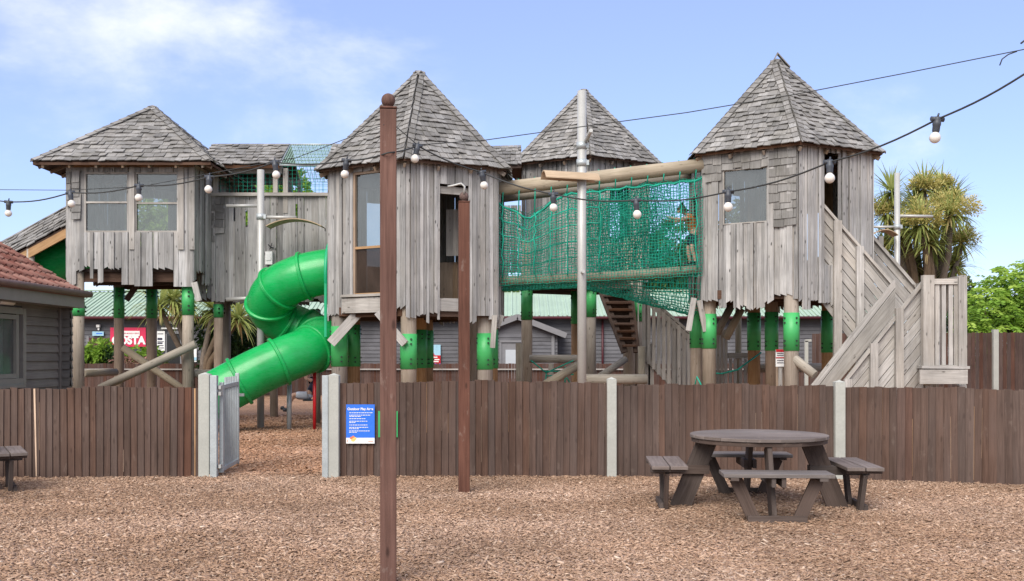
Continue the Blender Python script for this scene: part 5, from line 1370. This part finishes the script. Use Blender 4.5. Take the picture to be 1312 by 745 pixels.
# ------------------------------------------------------------------ plants
def leafquad(mb, p, d, w, L, r, bend=.2):
    d = V(d).normalized(); s_ = d.cross(V((ru(-1, 1), ru(-1, 1), ru(-.3, 1))))
    if s_.length < .05: s_ = V((1, 0, 0))
    s_.normalize(); n = s_.cross(d)
    i = len(mb.v); p = V(p); mid = p+d*L*.5+n*bend*L*.3
    mb.v.extend([tuple(p), tuple(mid-s_*w/2), tuple(p+d*L-Z*bend*L*.4), tuple(mid+s_*w/2)])
    mb.face((i, i+1, i+2, i+3), [(0, 0), (.1, 0), (.1, .1), (0, .1)], r)
def rdir():
    z = ru(-1, 1); a = ru(0, 6.283); q = math.sqrt(1-z*z); return V((q*math.cos(a), q*math.sin(a), z))
def crown(mb, c, rad, n, leaf, lobes=12, droop=.2, seed=1, low=-.6):
    random.seed(seed); c = V(c); cl = []
    for k in range(lobes):
        d = rdir(); d.z = max(low, d.z); q = ru(.45, .9); cl.append((c+V((d.x*rad[0]*q, d.y*rad[1]*q, d.z*rad[2]*q)), ru(.25, .48)))
    cl.append((c, .5))
    for k in range(n):
        p, f = random.choice(cl); d = rdir(); q = f*ru(.55, 1.05)**.6; tone = min(1, max(0, .45+ru(-.35, .4)))
        pos = p+V((d.x*rad[0]*q, d.y*rad[1]*q, d.z*rad[2]*q))
        dd = (d+rdir()*.8); dd.z -= droop
        leafquad(mb, pos, dd, leaf*ru(.35, .6), leaf*ru(.7, 1.4), tone)
def tree(label, x, y, ztop, rad, n, leaf, mat='leaf', seed=1, lobes=14, cat='tree', name='tree', group=None):
    root = thing(name, label, cat, (x, y, 0), group)
    cz = ztop-rad[2]*.98
    m = MB(); crown(m, (x, y, cz), rad, n, leaf, lobes, seed=seed); m.build('crown', M[mat], root)
    t = MB(); t.tube([(x, y, -.1), (x+.05, y, cz*.5), (x-.05, y, cz)], [rad[0]*.09, rad[0]*.07, rad[0]*.045], 10)
    for k in range(6):
        d = rdir(); d.z = abs(d.z)+.2; t.tube([(x, y, cz*.75), V((x, y, cz*.75))+V((d.x*rad[0]*.6, d.y*rad[1]*.6, d.z*rad[2]*.6))], [rad[0]*.04, rad[0]*.012], 6)
    t.build('trunk', M['bark'], root)
def TZ(py, y): return sz(py, y)
y = 66; tree('leafy tree seen through the walkway netting, left of the middle tower', sx(322, y), y, TZ(222, y), (3.2, 3, 4.6), 7000, .5, seed=3, mat='leafbright')
tree('leafy tree behind the slide top, seen through the mesh', sx(395, 70), 70, TZ(229, 70), (3.0, 3, 4.6), 6000, .5, seed=5, mat='leafbright')
y = 64; tree('pale green tree behind the left tower, seen through its right-hand window', sx(205, y), y, TZ(238, y), (3.2, 2.5, 4.0), 6000, .45, seed=17, mat='leafbright')
y = 58; tree('tree behind the mint roof beneath the left tower', sx(190, y), y, TZ(352, y), (3.0, 2.5, 2.4), 4500, .4, seed=7)
y = 60; tree('tree behind the mint roof seen under the net bridge', sx(700, y), y, TZ(352, y), (3.4, 2.5, 2.4), 5000, .4, seed=8, mat='leafbright')
y = 62; tree('tall tree seen through the right half of the green net tunnel', sx(835, y), y, TZ(272, y), (3.6, 3, 4.2), 6500, .45, seed=9)
y = 75; tree('dark conifer tip just behind the staircase landing', sx(1232, y), y, TZ(366, y), (1.6, 1.5, 2.8), 2500, .4, 'leafdark', seed=10)
tree('tree showing through the right tower window opening', sx(955, 70), 70, TZ(250, 70), (2.6, 2.5, 4.2), 4000, .5, seed=12)

# bright bush at the right
bsh = thing('leafy_bush', 'bright green leafy bush rising above the tall dark fence at right', 'bush', (sx(1320, 38), 38, 0))
m = MB(); random.seed(21)
bc = []
for (px, py, rr) in ((1262, 398, .85), (1284, 382, 1.0), (1310, 372, 1.1), (1345, 375, 1.4), (1270, 430, 1.1), (1300, 420, 1.4), (1350, 415, 1.7), (1248, 412, .5), (1400, 400, 2), (1400, 440, 2), (1240, 425, .5)): bc.append((at(px, py, 38+ru(-.8, .8)), rr))
for c, rr in bc:
    for k in range(int(170*rr*rr)):
        d = rdir(); d.z = d.z*.9+.15; d.normalize(); p = c+d*rr*ru(.55, 1.08)
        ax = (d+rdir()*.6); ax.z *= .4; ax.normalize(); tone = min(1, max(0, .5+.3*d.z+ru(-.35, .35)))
        sdv = ax.cross(Z).normalized()
        for q in range(5):          # a spray of leaflets along a stalk
            b = p+ax*(q*.085)-Z*.012*q*q
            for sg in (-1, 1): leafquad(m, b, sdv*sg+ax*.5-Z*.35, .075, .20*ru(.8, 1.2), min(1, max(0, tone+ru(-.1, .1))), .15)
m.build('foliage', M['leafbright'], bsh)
t = MB()
for k in range(7):
    c = bc[k][0]; t.tube([(c.x*.5+sx(1320, 38)*.5, 38, 0), V((c.x*.8+sx(1320, 38)*.2, 38, c.z*.5)), c], [.08, .05, .02], 6)
t.build('stem', M['bark'], bsh)

def blade(mb, p, d, L, w, droop, r, seg=5):
    p = V(p); d = V(d).normalized(); s_ = d.cross(Z)
    s_ = s_.normalized() if s_.length > .05 else V((1, 0, 0))
    i0 = None; cur = p.copy(); dd = d.copy()
    for k in range(seg+1):
        ww = w*(1-(k/seg)**2.2)*(.55+.45*min(1, k*1.2)); ww = max(ww, .003)
        i = len(mb.v); mb.v.extend([tuple(cur-s_*ww/2), tuple(cur+s_*ww/2)])
        if k: mb.face((i-2, i-1, i+1, i), [(0, 0), (.1, 0), (.1, .1), (0, .1)], r, True)
        cur = cur+dd*L/seg; dd = (dd-Z*droop*(k+1)/seg).normalized()
def palm(label, x, y, heads, trunk, sc=1.0, n=130, pan=True, seed=1, name='cabbage_palm', skirt=True):
    random.seed(seed); root = thing(name, label, 'palm tree', (x, y, 0))
    m = MB(); pm = MB(); t = MB()
    for (hx, hz, hy, s_, pn) in heads:
        c = V((hx, hy, hz))
        for k in range(n):
            z = ru(-.75, 1.0); a = ru(0, 6.283); q = math.sqrt(1-z*z); d = V((q*math.cos(a), q*math.sin(a), z))
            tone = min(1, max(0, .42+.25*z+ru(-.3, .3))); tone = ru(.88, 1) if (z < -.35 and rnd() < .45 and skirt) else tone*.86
            blade(m, c+d*.06*s_, d, ru(.62, .98)*s_*sc, .062*s_*sc, ru(.12, .34)+(.12 if z < .2 else 0), tone)
        if pn:
            for k in range(int(30*pn)):
                d = rdir(); d.z = abs(d.z)*.7+.1; d.y -= .5; d.normalize(); o = c+d*ru(.25, .55)*s_*pn
                for j in range(46):
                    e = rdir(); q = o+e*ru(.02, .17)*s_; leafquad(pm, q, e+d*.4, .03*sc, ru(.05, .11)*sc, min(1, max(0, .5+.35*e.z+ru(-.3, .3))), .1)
        t.tube([(x+(hx-x)*.12, y, 0), (x+(hx-x)*.25, y+(hy-y)*.2, hz*.45), (x+(hx-x)*.75, hy, hz*.8), (hx, hy, hz)], [.15*sc, .12*sc, .09*sc, .07*sc], 8)
    m.build('crown', M['blade'], root)
    if pan and pm.v: pm.build('flower_sprays', M['panicle'], root)
    t.build('trunk', M['bark'], root)
yp = 29.0
H_ = []
for i, (px, py, s_, pn, dy) in enumerate(((1142, 246, .95, 0, -.3), (1136, 275, .9, 1.0, -.2), (1172, 262, .95, .5, .6), (1184, 243, .95, 1.0, 0), (1216, 258, 1.0, .6, .3), (1218, 276, 1.1, 1.3, -.9), (1180, 288, 1.15, 1.2, -1.2), (1148, 305, .95, .4, -.2), (1232, 312, .9, 1.0, 0), (1196, 322, 1.05, 0, .4), (1165, 338, 1.0, 0, .3), (1222, 342, .95, .3, .2), (1132, 318, .9, .6, .2), (1205, 240, .8, .8, .4), (1190, 312, 1.0, .2, -1.0), (1160, 292, .9, 0, -.5))):
    p = at(px, py, yp+dy); H_.append((p.x, p.z, p.y, s_, pn))
palm('large cabbage palm with yellow flower sprays behind the right staircase', sx(1190, yp), yp, H_, None, 1.0, 125, True, 31)
yl = 38.0-1.0
H_ = []
for px, py in ((222, 385), (240, 392), (205, 392)): p = at(px, py, yl+ru(-.4, .4)); H_.append((p.x, p.z, p.y, 1.35, .25 if px == 222 else 0))
palm('cabbage palm with forked trunk beneath the left tower', sx(246, yl), yl, H_, None, 1.0, 110, True, 33)
H_ = []
for px, py in ((292, 398), (306, 410), (274, 396)): p = at(px, py, yl-.5+ru(-.4, .4)); H_.append((p.x, p.z, p.y, 1.3, 0))
palm('cabbage palm beside the walkway post, left of the slide', sx(256, yl), yl, H_, None, 1.0, 110, False, 34)
def bush(label, px, py, y, rx, rz, n, leaf, mat, seed, name='shrub'):
    root = thing(name, label, 'shrub', (sx(px, y), y, 0)); m = MB(); zc = sz(py, y)
    crown(m, (sx(px, y), y, zc), (rx, rx*.8, rz), n, leaf, 9, seed=seed); m.build('foliage', M[mat], root)
    t = MB()
    for k in range(4): t.tube([(sx(px, y)+ru(-.2, .2), y, 0), (sx(px, y)+ru(-.5, .5)*rx, y, zc)], [.04, .015], 6)
    t.build('stem', M['bark'], root)
bush('dense dark green shrub behind the spiral slide', 312, 440, 38.2, 1.6, 1.5, 3500, .22, 'leafdark', 41)
bush('green shrub between the palm and the slide', 285, 455, 38.0, .9, .9, 1600, .2, 'leaf', 42)
bush('light green planted shrub in front of the maroon door', 134, 455, 40.2, .75, .7, 1300, .22, 'leafbright', 43)
bush('light green shrub below the pink shop sign', 183, 454, 40.4, .8, .6, 900, .2, 'leafbright', 44)
bush('low pinkish flowering shrub below the pink sign', 172, 466, 40.0, .9, .35, 900, .14, 'pinkleaf', 45)
bush('dark purple leaved shrub beside the light green shrub', 143, 458, 39.8, .45, .45, 500, .16, 'navyleaf' if 'navyleaf' in M else 'leafdark', 46)
bush('green shrub at the left beneath the tower post', 118, 463, 40.3, .5, .45, 600, .18, 'leaf', 47)

# ------------------------------------------------------------------ sky, sun, camera
SUN_EL, SUN_AZ = 42, 200     # azimuth clockwise from +Y
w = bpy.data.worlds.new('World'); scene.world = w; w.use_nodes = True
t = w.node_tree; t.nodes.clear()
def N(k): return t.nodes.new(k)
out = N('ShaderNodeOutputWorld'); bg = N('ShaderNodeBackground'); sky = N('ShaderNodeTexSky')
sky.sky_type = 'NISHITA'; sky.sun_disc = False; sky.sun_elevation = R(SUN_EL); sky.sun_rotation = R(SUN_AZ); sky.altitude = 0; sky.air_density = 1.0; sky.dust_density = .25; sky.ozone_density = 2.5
tc = N('ShaderNodeTexCoord'); mp = N('ShaderNodeMapping'); mp.inputs['Scale'].default_value = (1, 1, 1.7); mp.inputs['Location'].default_value = (9, 1, 4)
t.links.new(tc.outputs['Generated'], mp.inputs[0])
ns1 = N('ShaderNodeTexNoise'); ns1.inputs['Scale'].default_value = 3.2; ns1.inputs['Detail'].default_value = 7; ns1.inputs['Roughness'].default_value = .58; ns1.inputs['Distortion'].default_value = .15
t.links.new(mp.outputs[0], ns1.inputs['Vector'])
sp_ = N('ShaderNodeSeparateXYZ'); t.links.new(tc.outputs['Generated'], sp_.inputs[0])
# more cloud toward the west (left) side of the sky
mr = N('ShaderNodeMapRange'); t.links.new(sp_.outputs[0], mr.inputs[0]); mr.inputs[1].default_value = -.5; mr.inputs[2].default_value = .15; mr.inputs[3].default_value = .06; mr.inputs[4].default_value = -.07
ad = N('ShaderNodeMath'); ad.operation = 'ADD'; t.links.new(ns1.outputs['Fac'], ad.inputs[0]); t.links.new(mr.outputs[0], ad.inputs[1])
m2 = N('ShaderNodeMapRange'); t.links.new(sp_.outputs[1], m2.inputs[0]); m2.inputs[1].default_value = .55; m2.inputs[2].default_value = -.05; m2.inputs[3].default_value = 0; m2.inputs[4].default_value = .30  # extra cloud added overhead and behind, out of view, to neutralise ambient light
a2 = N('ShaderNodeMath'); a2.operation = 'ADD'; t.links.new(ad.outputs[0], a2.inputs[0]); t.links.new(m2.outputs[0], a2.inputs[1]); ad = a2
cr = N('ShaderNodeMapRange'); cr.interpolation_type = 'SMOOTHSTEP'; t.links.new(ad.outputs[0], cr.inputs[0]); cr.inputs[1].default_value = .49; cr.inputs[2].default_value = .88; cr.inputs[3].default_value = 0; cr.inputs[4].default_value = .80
tint = N('ShaderNodeMix'); tint.data_type = 'RGBA'; tint.blend_type = 'MULTIPLY'; tint.inputs[0].default_value = 1; t.links.new(sky.outputs[0], tint.inputs[6]); tint.inputs[7].default_value = (.92, .97, 1.04, 1)
veil = N('ShaderNodeMix'); veil.data_type = 'RGBA'; veil.inputs[0].default_value = .40; t.links.new(tint.outputs[2], veil.inputs[6]); veil.inputs[7].default_value = (3.35, 3.75, 7.3, 1)
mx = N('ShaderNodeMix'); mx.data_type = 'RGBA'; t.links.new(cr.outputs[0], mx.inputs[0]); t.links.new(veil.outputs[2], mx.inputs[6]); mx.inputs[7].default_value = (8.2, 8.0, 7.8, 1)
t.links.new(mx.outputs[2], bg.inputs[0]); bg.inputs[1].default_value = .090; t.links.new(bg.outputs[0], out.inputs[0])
ld = bpy.data.lights.new('sun', 'SUN'); ld.energy = 2.1; ld.angle = R(40); ld.color = (1, .935, .85)
lo = bpy.data.objects.new('sun', ld); COL.objects.link(lo)
dirv = V((math.sin(R(SUN_AZ))*math.cos(R(SUN_EL)), math.cos(R(SUN_AZ))*math.cos(R(SUN_EL)), math.sin(R(SUN_EL))))
lo.rotation_euler = (-dirv).to_track_quat('-Z', 'Y').to_euler(); lo.location = dirv*60
cam = bpy.data.cameras.new('camera'); co = bpy.data.objects.new('camera', cam); COL.objects.link(co); scene.camera = co
co.location = (0, 0, EYE); co.rotation_euler = (math.pi/2, 0, 0)
cam.sensor_width = 36; cam.lens = 36*FP/1312; cam.shift_y = (HY-372.5)/1312; cam.clip_start = .1; cam.clip_end = 3000
scene.view_settings.view_transform = 'Standard'; scene.view_settings.look = 'None'; scene.view_settings.gamma = 1; scene.view_settings.exposure = 1.02
scene.cycles.max_bounces = 6; scene.cycles.transparent_max_bounces = 16; scene.cycles.use_denoising = True
